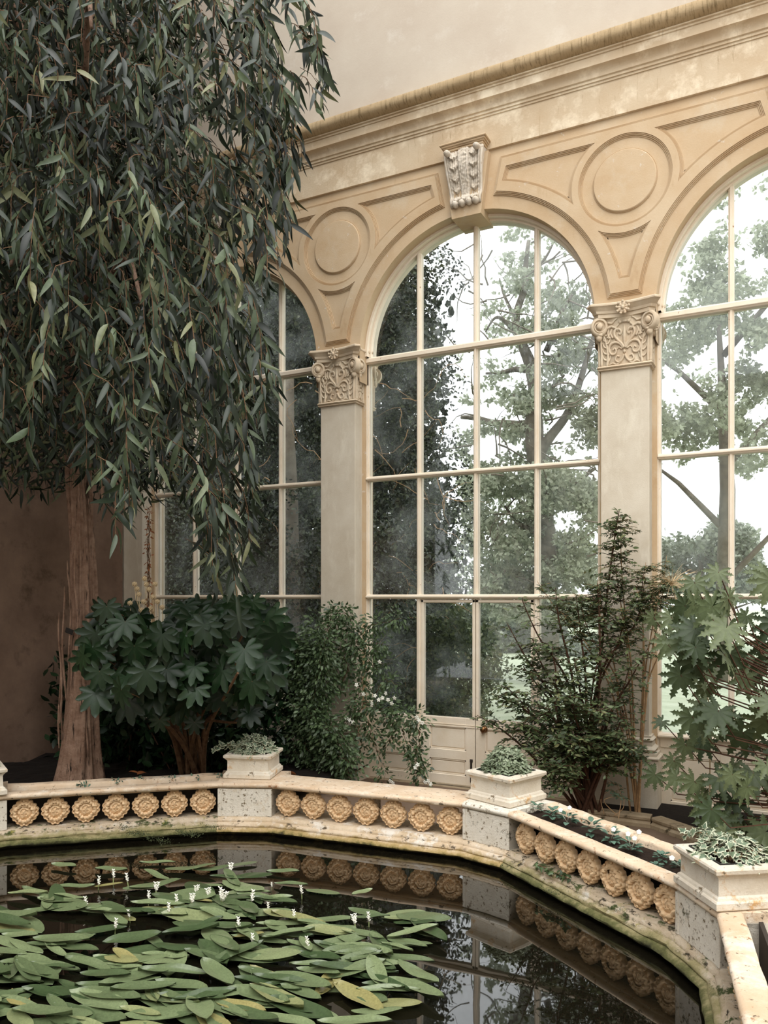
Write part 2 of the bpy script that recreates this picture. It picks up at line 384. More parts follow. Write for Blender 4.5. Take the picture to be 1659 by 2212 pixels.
# side panel (left)
tz = 6.226; tx = -math.sqrt(.485**2 - (tz-RC)**2)
ca = arcpts(0, RC, .485, ang(0, RC, tx, tz), ang(0, RC, *hi) % (2*math.pi), 14)
ba = arcpts(-H2, CZ, 1.515, ang(-H2, CZ, *hi), ang(-H2, CZ, -H2 + .36, CZ + math.sqrt(1.515**2-.36**2)), 18)
side = ccw([(-H2 + .40, tz)] + ca + ba[1:]) if True else None
circ = ccw(arcpts(0, RC, .423, 0, 2*math.pi, 72)[:-1])
def spandrel():
    mb = MB()
    holes = [spear, side, ccw(mir(side)), circ]
    fill(mb, plate, PY, holes)
    rings(mb, plate, [(0, PY), (-.001, PY+.011), (-.010, PY+.007), (-.012, PY+.019), (-.021, PY+.015), (-.023, PY+.028), (-.032, PY+.023), (-.034, .001)])
    for h_ in holes[:3]:
        rings(mb, h_, RE); fill(mb, offs(h_, .036), PY+.030)
    rings(mb, circ, RE)
    disc = ccw(arcpts(0, RC, .292, 0, 2*math.pi, 72)[:-1])
    fill(mb, offs(circ, .036), PY+.030, [disc[:]])
    rings(mb, disc, [(0, PY+.030), (.001, PY+.020), (.006, PY+.023), (.009, PY+.012), (.016, PY+.007)]); fill(mb, offs(disc, .016), PY+.007)
    return mb
sp0 = None
for i, c in enumerate(PIERS):
    if sp0 is None: o = sp0 = spandrel().build('trim_3', M['wall'], kind='structure')
    else: o = sp0.copy(); col.objects.link(o); o.name = 'trim_%d' % (3 + i)
    o.location = (c, 0, 0)

# ================================================================== PILASTERS
def spline(pts, n=5):
    out = []; P = [Vector(p) for p in pts]; P = [P[0]*2 - P[1]] + P + [P[-1]*2 - P[-2]]
    for i in range(1, len(P) - 2):
        for k in range(n):
            t = k / n; p0, p1, p2, p3 = P[i-1:i+3]
            out.append(.5*((2*p1) + (-p0+p2)*t + (2*p0-5*p1+4*p2-p3)*t*t + (-p0+3*p1-3*p2+p3)*t**3))
    return out + [P[-2]]
def scroll(cu, cv, r0, r1, a0, turns, n=26, sq=1.0):
    return [(cu + (r0+(r1-r0)*k/n)*math.cos(a0+turns*2*math.pi*k/n)*sq, cv + (r0+(r1-r0)*k/n)*math.sin(a0+turns*2*math.pi*k/n)) for k in range(n+1)]
def make_pilaster():
    root = empty('pilaster')
    s = MB(); s.box(-.218, .218, 0, .18, .70, 4.09, bev=.006); s.build('shaft', M['shaft'], root)
    b_ = MB()
    b_.box(-.30, .30, -.08, .2, -.3, .50, bev=.006); b_.box(-.315, .315, -.095, .2, .50, .535, bev=.012)
    b_.box(-.29, .29, -.07, .2, .535, .56); b_.box(-.275, .275, -.055, .2, .56, .62, bev=.028); b_.box(-.245, .245, -.027, .2, .62, .655)
    b_.box(-.255, .255, -.037, .2, .655, .695, bev=.018); b_.box(-.235, .235, -.017, .2, .695, .712)
    autosmooth(b_.build('base', M['shaft'], root))
    cp = MB()                                                            # bell
    def bell(z):
        t = (z - 4.11) / .46; return .226 + .012 * t
    def ringz(z, e, ys=.0): return [(-e, .18, z), (-e, -(e-.218), z), (e, -(e-.218), z), (e, .18, z)]
    lv = [(4.11 + .46*k/6, bell(4.11 + .46*k/6)) for k in range(7)]
    vs = [p for z, e in lv for p in ringz(z, e)]
    cp.add(vs, [(k*4+i, k*4+i+1, k*4+i+5, k*4+i+4) for k in range(6) for i in range(3)])
    U = .226; Z0 = 4.12; ZH = .44
    def P3(u, v, face, lift=.004):
        x = u * U; z = Z0 + v * ZH; e = bell(z)
        if face == 0: return Vector((x, -(e - .218) - lift, z))
        s_ = 1 if face == 1 else -1                                        # side faces show half of the pattern
        return Vector((s_ * (e + lift), .09 + u * .1 , z))
    curves = []
    def cv(pts, r0, r1): curves.append((pts, r0, r1))
    cv(spline([(.02,.36),(.10,.44),(.26,.53),(.40,.64),(.36,.75),(.22,.76),(.13,.70),(.17,.64),(.22,.67)]), .016, .009)
    cv(spline([(.05,.37),(.16,.47),(.28,.60),(.27,.68)]), .008, .004)
    cv(spline([(.04,.35),(.16,.44),(.36,.49),(.56,.45),(.62,.34),(.52,.25),(.38,.25),(.33,.32),(.40,.37),(.46,.33)]), .015, .008)
    cv(spline([(.10,.34),(.22,.38),(.30,.34)]), .010, .005)
    cv(spline([(.02,.22),(.10,.12),(.24,.07),(.36,.12),(.30,.20),(.20,.18)]), .013, .007)
    cv(spline([(.12,.10),(.30,.03),(.48,.06),(.62,.03)]), .010, .006)
    cv(spline([(.70,.0),(.66,.2),(.70,.42),(.78,.58),(.86,.70)]), .014, .008)
    cv(spline([(.92,.0),(.92,.3),(.95,.6),(.93,.72)]), .013, .009)
    for k in range(5):
        v0 = .08 + k * .13
        cv(spline([(.69,v0),(.60,v0+.06),(.55,v0+.15)]), .011, .004)
        cv(spline([(.71,v0+.05),(.82,v0+.09),(.88,v0+.18)]), .011, .004)
    cv(spline([(.46,.58),(.54,.68),(.50,.78)]), .012, .005); cv(spline([(.60,.58),(.66,.70),(.62,.80)]), .012, .005)
    cv(spline([(.70,.80),(.52,.83),(.38,.80),(.24,.86),(.20,.95)]), .016, .008)
    cv(spline([(.66,.92),(.50,.90),(.40,.95),(.28,.99)]), .012, .006); cv(spline([(.36,.80),(.28,.74),(.16,.76)]), .014, .006)
    for pts, r0, r1 in curves:
        n = len(pts)
        for sg in (1, -1):
            for face in (0, 1, 2):
                P = [P3(sg * q[0], q[1], face) for q in pts]
                cp.tube(P, [r0 + (r1-r0)*k/(n-1) for k in range(n)], 6)
    for face in (0, 1, 2):
        cp.tube([P3(0, v, face) for v in (.35,.45,.6,.74,.84)], [.006,.014,.018,.012,.002], 8)
        cp.ball(P3(0, .28, face), .014, .014, .018)
        for sg in (1, -1): cp.ball(P3(sg*.17, .90, face, .012), .016, .012, .016)
    cp.box(-.03, .03, -.035, 0, Z0 + .885*ZH, Z0 + .925*ZH)
    cap_ = cp.build('capital', M['carved'], root, True)
    nr = MB(); nr.box(-.240, .240, -.022, .2, 4.085, 4.100, bev=.004); nr.box(-.252, .252, -.034, .22, 4.098, 4.128, bev=.014)
    nr.build('neck_ring', M['carved'], cap_, True); autosmooth(nr and cap_.children[-1], 40)
    # abacus with curved-in sides and cut corners
    ab = MB()
    def abring(e, z):
        c = .045; a = .272 + e; pts = []
        def side_(p, q, nx, ny, n=8):
            for k in range(n + 1):
                t = k / n; s_ = -.050 * math.sin(math.pi * t)
                pts.append((p[0]+(q[0]-p[0])*t + nx*s_, p[1]+(q[1]-p[1])*t + ny*s_, z))
        yf = -(a - .20); xa = a
        side_((-xa, .20), (-xa, yf + c), -1, 0); side_((-xa + c, yf), (xa - c, yf), 0, -1); side_((xa, yf + c), (xa, .20), 1, 0)
        return pts
    prof = [(0, 4.565), (.0, 4.60), (.012, 4.602), (.018, 4.625), (.040, 4.65), (.045, 4.655), (.058, 4.665), (.058, 4.678), (.050, 4.69)]
    RR = [abring(e, z) for e, z in prof]; n = len(RR[0])
    for a_, b2 in zip(RR, RR[1:]): ab.add(a_ + b2, [(i, i+1, n+i+1, n+i) for i in range(n-1)])
    ab.add(RR[-1], [tuple(range(n))]); ab.add(RR[0], [tuple(range(n-1, -1, -1))])
    autosmooth(ab.build('abacus', M['carved'], cap_), 50)
    # corner volutes: discs with a spiral ridge and an eye, set diagonally
    for sg in (1, -1):
        for (ca_, off) in ((0, 0), (1, 1)):
            vm = MB(); cx_, cz_ = sg * .222, 4.488
            if ca_ == 0:
                Mx = Matrix.Translation((cx_, -.050, cz_)) @ Matrix.Rotation(R(-22 * sg), 4, 'Z')
            else:
                Mx = Matrix.Translation((sg * .262, .03, cz_)) @ Matrix.Rotation(R(90 * sg - 20*sg), 4, 'Z')
            def lathe(prof_, M_=Mx, mb_=vm):
                mb_.grid(lambda u, v: M_ @ Vector((prof_[round(v*(len(prof_)-1))][0]*math.cos(2*math.pi*u), prof_[round(v*(len(prof_)-1))][1], prof_[round(v*(len(prof_)-1))][0]*1.12*math.sin(2*math.pi*u))), 24, len(prof_), True)
            lathe([(.0, .05), (.074, .05), (.080, .0), (.072, -.016), (.056, -.018), (.050, -.002), (.028, .0), (.026, -.026), (.014, -.034), (.0, -.034)])
            vm.tube([Mx @ Vector((x, -.012, z)) for x, z in scroll(0, 0, .066, .03, math.pi*(.5 if sg > 0 else .5), 1.2*sg)], .007, 6)
            vm.ball(Mx @ Vector((0, .01, -.098)), .030, .026, .036); vm.ball(Mx @ Vector((-sg*.01, 0, -.075)), .024, .024, .018)
            autosmooth(vm.build('volute', M['carved'], cap_), 60)
    rs = MB(); cc = Vector((0, -.085, 4.625))
    for k in range(9):
        a_ = 2*math.pi*k/9 + .2; d = Vector((math.cos(a_), 0, math.sin(a_)))
        Mq = Matrix.Rotation(-a_, 4, 'Y')
        rs.ball(cc + d*.034 + Vector((0, -.004, 0)), .026, .014, .016, 8, 6, Mq); rs.ball(cc + d*.056 + Vector((0, -.016, 0)), .012, .010, .013, 6, 5, Mq)
    rs.ball(cc + Vector((0, -.015, 0)), .018, .02, .022); rs.ball(cc + Vector((0, .03, 0)), .04, .04, .045)
    rs.build('rosette', M['carved'], cap_, True)
    return root
pil = make_pilaster()
PL = ['stone pilaster at the far left, mostly behind the weeping tree', 'stone pilaster left of the double doors, leafy climber round its foot',
      'stone pilaster right of the double doors, rising behind the bushy shrub', 'stone pilaster beyond the right-hand window']
for i, c in enumerate(PIERS):
    o = pil if i == 0 else copy_tree(pil); o.location = (c, 0, 0)
    tag(o, PL[i], 'pilaster', 'carved pilasters between the windows')
PO = ['outer pilaster seen through the left window glass', 'outer pilaster whose scroll shows through the top left pane of the door bay', 'outer pilaster showing through the glass of the right-hand window']
for i, c in enumerate(PIERS[:3]):
    o = copy_tree(pil); o.location = (c, .41, 0); o.rotation_euler = (0, 0, math.pi); tag(o, PO[i], 'pilaster', 'outer pilasters')

# ================================================================== KEYSTONE CONSOLES
def make_console():
    root = empty('keystone_bracket')
    k = MB()                                                              # wedge block rising from the crown
    w0, w1 = .155, .235
    vs = [(-w0,-.075,5.80),(w0,-.075,5.80),(w1,-.075,6.40),(-w1,-.075,6.40),(-w0,.30,5.80),(w0,.30,5.80),(w1,.0,6.40),(-w1,.0,6.40)]
    k.add(vs, [(0,1,2,3),(4,5,1,0),(0,3,7,4),(1,5,6,2),(3,2,6,7)]); k.build('keystone', M['wall'], root)
    c = MB()
    def pr(v):                                                            # projection of the S curve, v from 0 at the top
        return .085 + .075*max(0, math.cos(v*math.pi*.5))**1.5 + .015*math.sin(v*math.pi*2) + (.03*math.sin((v-.82)/.18*math.pi) if v > .82 else 0)
    def fn(u, v):
        uu = u*2 - 1; a = abs(uu); wv = .20 - .055*v; z = 6.435 - .52*v
        d = pr(v)
        edge = math.sqrt(max(0, 1 - max(0, (a - .8)/.2)**2))
        if a < .30: d += .012 + .006*math.cos(a*60)
        elif a < .84:
            q = (a - .57)/.27; ph = v*5.2 + .45*abs(q)
            d += .046*(ph % 1)*(1 - q*q) - .022 + .008*math.cos(q*14)
        else: d += .016
        d = d*(.35 + .65*edge) + noise.noise(Vector((uu*9, v*22, 3.1)))*.010
        return Vector((uu*wv, -d, z))
    c.grid(fn, 61, 110)
    for sg in (1, -1):                                                     # cheeks
        pts = [fn(1 if sg > 0 else 0, v/24) for v in range(25)]
        c.add(pts + [Vector((p.x, 0, p.z)) for p in pts], [(i, i+1, 26+i, 25+i) for i in range(24)])
        c.tube([Vector((sg*(.197 - .05*v), -pr(v)*.9, 6.43 - .52*v)) for v in [q/20 for q in range(21)]], .016, 8)
        c.ball((sg*.155, -.20, 6.40), .035, .05, .03)
    for q in (-.105, -.035, .04, .11): c.ball((q, -.10, 5.925), .036, .05, .035, 10, 7)
    c.build('scroll', M['console'], root, True)
    a = MB()
    for e, z0, z1 in ((.195, 6.425, 6.445), (.206, 6.443, 6.468), (.220, 6.468, 6.482), (.232, 6.48, 6.500), (.246, 6.498, 6.515)):
        a.box(-e, e, -(e - .055), .0, z0, z1, bev=.006)
    a.build('cap_moulding', M['wall'], root)
    return root
con = make_console()
CL = ['carved keystone bracket above the left arch, hidden by weeping leaves', 'carved keystone bracket with acanthus scrolls above the double doors', 'carved keystone bracket above the right-hand arch']
for i, c in enumerate(BAYS):
    o = con if i == 0 else copy_tree(con); o.location = (c, 0, 0); tag(o, CL[i], 'bracket', 'keystone brackets over the arches')

# ================================================================== WINDOWS AND DOORS
GY = .225; MUL = .644; TZ = [.70, 1.989, 3.285, 4.585]
def bar(mb, x0, x1, z0, z1, y0=.19, y1=.27):
    mb.box(x0, x1, y0, y1, z0, z1, bev=.008)
    if x1 - x0 < z1 - z0: mb.box(x0+.012, x1-.012, y0-.014, y0+.01, z0, z1, bev=.006)
    else: mb.box(x0, x1, y0-.014, y0+.01, z0+.012, z1-.012, bev=.006)
def panel(mb, x0, x1, z0, z1, y=.20, rail=.09, mid=None):
    """a framed and panelled board"""
    mb.box(x0, x1, y + .018, y + .05, z0, z1)
    e = [(x0+rail, x1-rail, z0, z0+rail), (x0+rail, x1-rail, z1-rail, z1), (x0, x0+rail, z0, z1), (x1-rail, x1, z0, z1)]
    cells = [(z0+rail, z1-rail)]
    if mid: e.append((x0+rail, x1-rail, mid-.05, mid+.05)); cells = [(z0+rail, mid-.05), (mid+.05, z1-rail)]
    for q in e: mb.box(q[0], q[1], y, y+.03, q[2], q[3], bev=.004)
    for a, b_ in cells:
        xa, xb = x0 + rail, x1 - rail
        for q in ((xa, xb, a, a+.012), (xa, xb, b_-.012, b_), (xa, xa+.012, a, b_), (xb-.012, xb, a, b_)): mb.box(q[0], q[1], y+.006, y+.03, q[2], q[3])
        mb.box(xa+.022, xb-.022, y+.010, y+.03, a+.022, b_-.022, bev=.006)
for i, c in enumerate(BAYS):
    win = empty('window_%d' % (i+1), (c, 0, 0), kind='structure')
    f = MB()
    for sg in (-1, 1):
        a, b_ = sorted((sg*1.262, sg*1.325)); f.box(a, b_, .175, .30, -.02, 4.64, bev=.006)
        a, b_ = sorted((sg*1.245, sg*1.285)); f.box(a, b_, .20, .27, -.02, 4.64, bev=.006)
    for r0, r1, y0, y1 in ((1.262, 1.215, .175, .30), (1.30, 1.235, .12, .175)):
        A = arcpts(0, CZ, r0, math.pi, 0, 56); B = arcpts(0, CZ, r1, math.pi, 0, 56); n = len(A)
        for y in (y0, y1): f.add([(x, y, z) for x, z in A + B], [(k, k+1, n+k+1, n+k) for k in range(n-1)])
        f.add([(x, y, z) for y in (y0, y1) for x, z in B], [(k, k+1, n+k+1, n+k) for k in range(n-1)])
    f.build('window_frame', M['paint'], win)
    for k in range(3):
        x = (k-1)*MUL; top = CZ + math.sqrt(1.225**2 - x*x)
        t = MB(); zb = TZ[0] if i != 1 else TZ[1]
        bar(t, x-.024, x+.024, zb, top); t.build('mullion', M['paint'], win)
    for k, z in enumerate(TZ):
        if i == 1 and k == 0: continue
        t = MB(); h_ = .030 if k < 3 else .045
        bar(t, -1.27, 1.27, z-h_, z+h_*.6, .165, .27); t.build('transom', M['paint'], win)
    # panes
    edges = [-1.25, -MUL, 0, MUL, 1.25]; zz = TZ + [None]
    for k in range(4):
        for j in range(4):
            if i == 1 and j == 0 : continue
            g = MB(); xa, xb = edges[k], edges[k+1]; za = TZ[j]
            if j < 3:
                zb_ = TZ[j+1]; g.box(xa, xb, GY, GY+.004, za, zb_)
            else:
                n = 10; xs = [xa + (xb-xa)*q/n for q in range(n+1)]
                tp = [CZ + math.sqrt(max(0, 1.235**2 - x*x)) for x in xs]
                vs = [(x, y, z) for y in (GY, GY+.004) for x, t_ in zip(xs, tp) for z in (za, t_)]
                m_ = 2*(n+1); g.add(vs, [(o_+2*q, o_+2*q+2, o_+2*q+3, o_+2*q+1) for o_ in (0, m_) for q in range(n)])
            g.build('pane', M['glass'], win)
    if i != 1:
        p_ = MB(); p_.box(-1.25, 1.25, .19, .26, .58, .70, bev=.006); p_.box(-1.26, 1.26, .165, .27, .675, .70, bev=.006); p_.build('window_sill', M['paint'], win)
        for k in range(4):
            q = MB(); panel(q, edges[k], edges[k+1], 0, .59); q.build('apron_panel', M['paint'], win)
    else:
        for k in (0, 3):                                                   # fixed side lights with panels
            q = MB(); panel(q, edges[k], edges[k+1], 0, .72, mid=.34, rail=.10); q.build('apron_panel', M['paint'], win)
            g = MB(); g.box(edges[k], edges[k+1], GY, GY+.004, .70, TZ[1]); g.build('pane', M['glass'], win)
        for x in (-MUL, MUL):
            t = MB(); bar(t, x-.028, x+.028, 0, TZ[1]); t.build('door_post', M['paint'], win)
door = empty('door_1', (BAYS[1], 0, 0), kind='structure')
for sg in (-1, 1):
    a, b_ = sorted((sg*.004, sg*(MUL-.028))); q = MB()
    panel(q, a, b_, .02, .72, y=.185, rail=.10, mid=.33)
    q.box(a, b_, .18, .20, .622, .634); q.box(a, b_, .18, .20, .645, .652)
    st = .030
    for x0, x1 in ((a, a+st), (b_-st, b_)): q.box(x0, x1, .185, .245, .70, TZ[1]-.03, bev=.006)
    q.box(a, b_, .185, .245, TZ[1]-.07, TZ[1]-.035, bev=.006)
    lf = q.build('door_leaf', M['paint'], door)
    g = MB(); g.box(a+.02, b_-.02, GY, GY+.004, .70, TZ[1]-.05); g.build('pane', M['glass'], lf)
    if sg > 0:
        kn = MB(); Mx = Matrix.Translation((.10, .185, .625)) @ Matrix.Rotation(R(90), 4, 'X')
        pf = [(0,0),(.034,0),(.036,.006),(.014,.010),(.012,.03),(.026,.036),(.032,.05),(.026,.064),(0,.068)]
        kn.grid(lambda u, v: Mx @ Vector((pf[round(v*8)][0]*math.cos(2*math.pi*u), pf[round(v*8)][0]*math.sin(2*math.pi*u), pf[round(v*8)][1])), 20, 9, True)
        kn.ball(Mx @ Vector((-.02, -.04, .01)), .014, .012, .006)
        kn.build('door_knob', M['brass'], lf, True, label='brass door knob')
    else:
        bt = MB(); bt.box(-.052, -.034, .168, .19, .06, .29, bev=.003); bt.box(-.058, -.028, .176, .188, .27, .30)
        bt.build('door_bolt', M['iron'], lf, label='dark iron slide bolt')
mb_ = MB(); mb_.box(-1.3, 1.3, .12, .5, -.12, .0); mb_.build('door_sill', M['kerb'], door)

# ================================================================== GROUND
fl = MB(); fl.box(-8.2, 4.2, -10.5, .33, -.25, -.001); fl.build('floor', M['floor'], kind='structure')
js = MB()
for k in range(12): js.box(-1.9 + k*.62, -1.885 + k*.62, -4, -.5, -.004, .0015)
for k in range(6): js.box(-2.2, 3.6, -.9 - k*.6, -.888 - k*.6, -.004, .0015)
js.build('floor_joints', M['recess'], kind='structure')
lw = MB(); lw.grid(lambda u, v: Vector((-60 + 90*u, .33 + 80*v, -.12 + .9*v*v + .1*noise.noise(Vector((u*8, v*8, 0))))), 30, 30)
lw.build('lawn', M['lawn'], None, True, kind='structure')

# ================================================================== THE POND AND ITS BALUSTRADE
V = [(-5.70,-5.45), (-5.60,-3.80), (-5.40,-3.43), (-4.20,-2.385), (-3.80,-2.20), (-2.19,-2.05), (-1.80,-2.16), (-.57,-3.09), (-.33,-3.43), (-.06,-5.05)]
V = [Vector(v) for v in V]
MIT = []
for i, p in enumerate(V):
    ds = [(V[i] - V[i-1]).normalized()] if i else []
    if i < len(V) - 1: ds.append((V[i+1] - V[i]).normalized())
    ns = [Vector((-d.y, d.x)) for d in ds]; m_ = sum(ns, Vector((0, 0)))
    MIT.append(m_ / (m_.length_squared / len(ns)))
def rp(i, o, t=0.0, j=None):
    """point behind the water-side edge by o, at station i (t of the way towards i+1)"""
    a = V[i] + MIT[i]*o
    if t: b_ = V[i+1] + MIT[i+1]*o; a = a + (b_ - a)*t
    return a
def run(mb, i, prof, n=14, rough=.0, t0=0., t1=1., cap=True):
    k = len(prof); vs = []
    for j in range(n + 1):
        t = t0 + (t1 - t0)*j/n
        for q, (o, z) in enumerate(prof):
            p = rp(i, o, t) if t < 1 else rp(i+1, o)
            d = 0
            if rough: d = rough*noise.noise(Vector((p.x*9, p.y*9, z*14 + q)))
            vs.append((p.x + MIT[i].x*d, p.y + MIT[i].y*d, z + d*.6))
    mb.add(vs, [(j*k+q, (j+1)*k+q, (j+1)*k+q+1, j*k+q+1) for j in range(n) for q in range(k-1)])
    if cap: mb.add(vs[:k], [tuple(range(k))]); mb.add(vs[-k:], [tuple(range(k-1, -1, -1))])
WAT = .04
def coping_prof(wd): return [(wd, .402), (.035, .402), (.030, .412), (.012, .412), (.002, .418), (-.004, .430), (-.002, .441), (.008, .449), (.02, .452), (wd*.5, .453), (wd - .012, .452), (wd, .444), (wd, .402)]
PLP = [(.34, .10), (.34, .176), (.06, .178), (.012, .176), (.006, .165), (-.006, .160), (-.012, .150), (-.012, .140), (-.030, .136), (-.044, .126), (-.046, .114), (-.040, .106), (-.058, .102), (-.078, .090), (-.082, .078), (-.072, .068), (-.02, .060), (-.01, .03), (-.01, -.2), (.34, -.2)]
def medallion(broken=False, seed=0):
    """a lobed square block with a moulded face; front looks along -Y, centre at the origin, half width 1"""
    mb = MB(); NA = 80; rnd = random.Random(seed)
    def outline(a):
        r = 1.0 / (abs(math.cos(a))**1.75 + abs(math.sin(a))**1.75)**(1/1.75)
        r = min(r, 1.0)
        s_ = abs(((a/(math.pi/8) + .5) % 1) - .5)*2                            # cusps every 22.5 degrees
        r *= .89 + .11*s_
        d = abs(abs(math.cos(a)) - abs(math.sin(a)))
        r *= 1.0 - .06*(1 - min(1, d*1.8))
        return r
    prof = [(1.0, .34), (1.0, .04), (.985, .0), (.95, -.02), (.92, .015), (.87, .02), (.84, -.045), (.78, -.075), (.70, -.075), (.655, -.02), (.63, .055), (.58, .075), (.50, .03), (.40, .0), (.30, -.015), (.25, .02), (.18, .0), (.10, -.03), (.0, -.035)]
    n0 = len(mb.v); vs = []
    for (k, y) in prof:
        for j in range(NA):
            a = 2*math.pi*j/NA; r = outline(a) if k > .9 else outline(a)*(1-.5*(1-k)) + 0
            if k < .62: r = .90
            x = r*k*math.cos(a); z = r*k*math.sin(a)
            d = 0
            if .66 < k < .9: d = .030*math.sin(a*16 + k*14) + .028*math.cos(a*8)
            if .12 < k < .58: d = -.045*max(0, math.sin(a*5 + k*9 + 1))*math.sin((k-.12)/.46*math.pi)
            vs.append((x, (y*1.9 if k < .97 else y) + d*1.5 + .012*noise.noise(Vector((x*6, z*6, seed))), z))
    fs = []
    for i in range(len(prof)-1):
        for j in range(NA):
            if broken and 9 <= i <= 13 and 24 <= j <= 33 and not (i == 9 and j in (24, 33)): continue
            j2 = (j+1) % NA; fs.append((i*NA+j, i*NA+j2, (i+1)*NA+j2, (i+1)*NA+j))
    fs.append(tuple(range(NA)))
    mb.add(vs, fs)
    for (x, z, r) in ((0, .80, .085), (.80, 0, .07), (-.80, 0, .07), (0, -.80, .085), (.52, .56, .06), (-.52, .56, .06), (.52, -.56, .06), (-.52, -.56, .06)):
        mb.ball((x, -.05, z), r, .06, r, 8, 6)
    for sg in (1, -1):                                                           # petals round the boss
        mb.tube([(sg*x*.9, -.06, z) for x, z in scroll(.17, -.1, .20, .07, 2.2, .7, 12)], .028, 5)
    mb.tube([(.10, -.06, .20), (.0, -.09, .06), (-.10, -.06, -.06)], .03, 5); mb.tube([(-.09, -.06, .10), (.08, -.06, .03)], .022, 5)
    mb.tube([(x, -.07, z) for x, z in arcpts(0, .0, .47, R(40), R(140), 10)], .035, 5)
    o = mb.build('medallion', M['terra'], None); autosmooth(o, 40); me = o.data; bpy.data.objects.remove(o); return me
MED = [medallion(False, s_) for s_ in (1, 2, 3)]; MEDB = medallion(True, 5)
MW = .112
SEG = [(0, 'far left', .25, 6, 'stone balustrade run in the near left corner of the pond'),
       (2, 'left', .12, 7, 'stone balustrade run with terracotta medallions left of the smaller ivy planter'),
       (4, 'centre', .36, 7, 'broad topped stone balustrade run between the two ivy planters'),
       (6, 'right', .12, 7, 'mossy stone balustrade run in front of the pansy trough'),
       (8, 'near right', .12, 7, 'stone balustrade run turning towards the viewer at right')]
for i, nm, wd, nm_, lab in SEG:
    root = empty('balustrade', (0, 0, 0), label=lab, cat='balustrade', group='balustrade runs round the pond')
    c = MB(); run(c, i, coping_prof(wd), 24, .004); autosmooth(c.build('coping', M['coping'], root), 50)
    p_ = MB(); run(p_, i, PLP, 30, .009 if i != 4 else .005); autosmooth(p_.build('plinth', M['mossy'] if i in (6, 8, 2) else M['pond'], root), 50)
    L_ = (V[i+1] - V[i]).length; pit = (L_ - .02) / nm_
    d = (V[i+1] - V[i]).normalized()
    for k in range(nm_):
        t = (k + .5)/nm_; q = rp(i, .062, .006 + t*.988)
        me = MEDB if (i == 6 and k == 4) else MED[k % 3]
        mo = bpy.data.objects.new('medallion', me); col.objects.link(mo); mo.parent = root
        mo.location = (q.x, q.y, .289); mo.rotation_euler = (0, 0, math.atan2(d.y, d.x))
        mo.scale = (pit/2*.985, MW, MW*1.02)
        if me is MEDB: tag(mo, 'cracked terracotta medallion with a dark hole')
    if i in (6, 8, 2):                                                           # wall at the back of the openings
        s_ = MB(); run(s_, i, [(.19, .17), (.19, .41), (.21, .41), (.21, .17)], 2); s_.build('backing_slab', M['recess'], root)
    elif i == 4:
        for t in (.0, .5, .98): 
            s_ = MB(); a, b_ = rp(i, .22, t), rp(i, .30, t + .02)
            s_.box(min(a.x, b_.x), max(a.x, b_.x), min(a.y, b_.y), max(a.y, b_.y), .17, .41)
            s_.build('support_block', M['pond'], root)
PEDL = {1: 'weathered stone pedestal at the far left corner of the pond', 3: 'speckled stone pedestal under the smaller ivy planter', 5: 'pale smooth stone pedestal under the larger ivy planter', 7: 'stone pedestal at the right edge of the pond'}
for i, lab in PEDL.items():
    root = empty('stone_pedestal', label=lab, cat='pedestal', group='pedestals at the pond corners')
    c = MB(); run(c, i, coping_prof(.50), 6, .003); autosmooth(c.build('coping', M['coping'] if i != 5 else M['whiteped'], root), 50)
    b_ = MB(); run(b_, i, [(.36, .17), (.020, .17), (.014, .18), (.014, .396), (.020, .404), (.36, .404)], 2)
    for t0, t1 in ((-.02, .06), (.94, 1.02)): run(b_, i, [(.2, .18), (.008, .18), (.008, .40), (.2, .40)], 1, 0, max(0, t0), min(1, t1))
    b_.build('block', M['whiteped'], root)
    p_ = MB(); run(p_, i, PLP, 8, .006); autosmooth(p_.build('plinth', M['mossy'] if i in (1, 7) else M['pond'], root), 50)
# troughs behind the left and right runs
def trough(i, w0, w1, w2, lab, soilz, kz=.45):
    root = empty('planting_trough', label=lab, cat='planter', group='stone troughs behind the balustrade')
    k = MB(); run(k, i, [(w1, .0), (w1, kz-.012), (w1+.01, kz), (w2-.014, kz+.004), (w2-.002, kz-.008), (w2, kz-.02), (w2-.004, 0.)], 40, .008)
    autosmooth(k.build('kerb', M['coping'], root), 50)
    s_ = MB(); n = 60
    run(s_, i, [(w0-.005 + (w1+.01-w0)*q/8, soilz + (.008 if 0 < q < 8 else 0)) for q in range(9)], n, .020, cap=False)
    s_.build('soil', M['soil'], root, True)
    return root
trough(6, .115, .40, .50, 'long stone trough of dark soil planted with small pansies', .405)
trough(2, .115, .235, .345, 'narrow trough with crumbling kerb behind the left balustrade', .40, .462)
# pond water
wp = MB(); wp.add([(v.x + MIT[i].x*.05, v.y + MIT[i].y*.05, WAT) for i, v in enumerate(V)] + [(-.4, -7.4, WAT), (-5.6, -7.4, WAT)], [tuple(range(len(V)+1, -1, -1))])
wp.build('pond_water', M['water'], kind='structure')

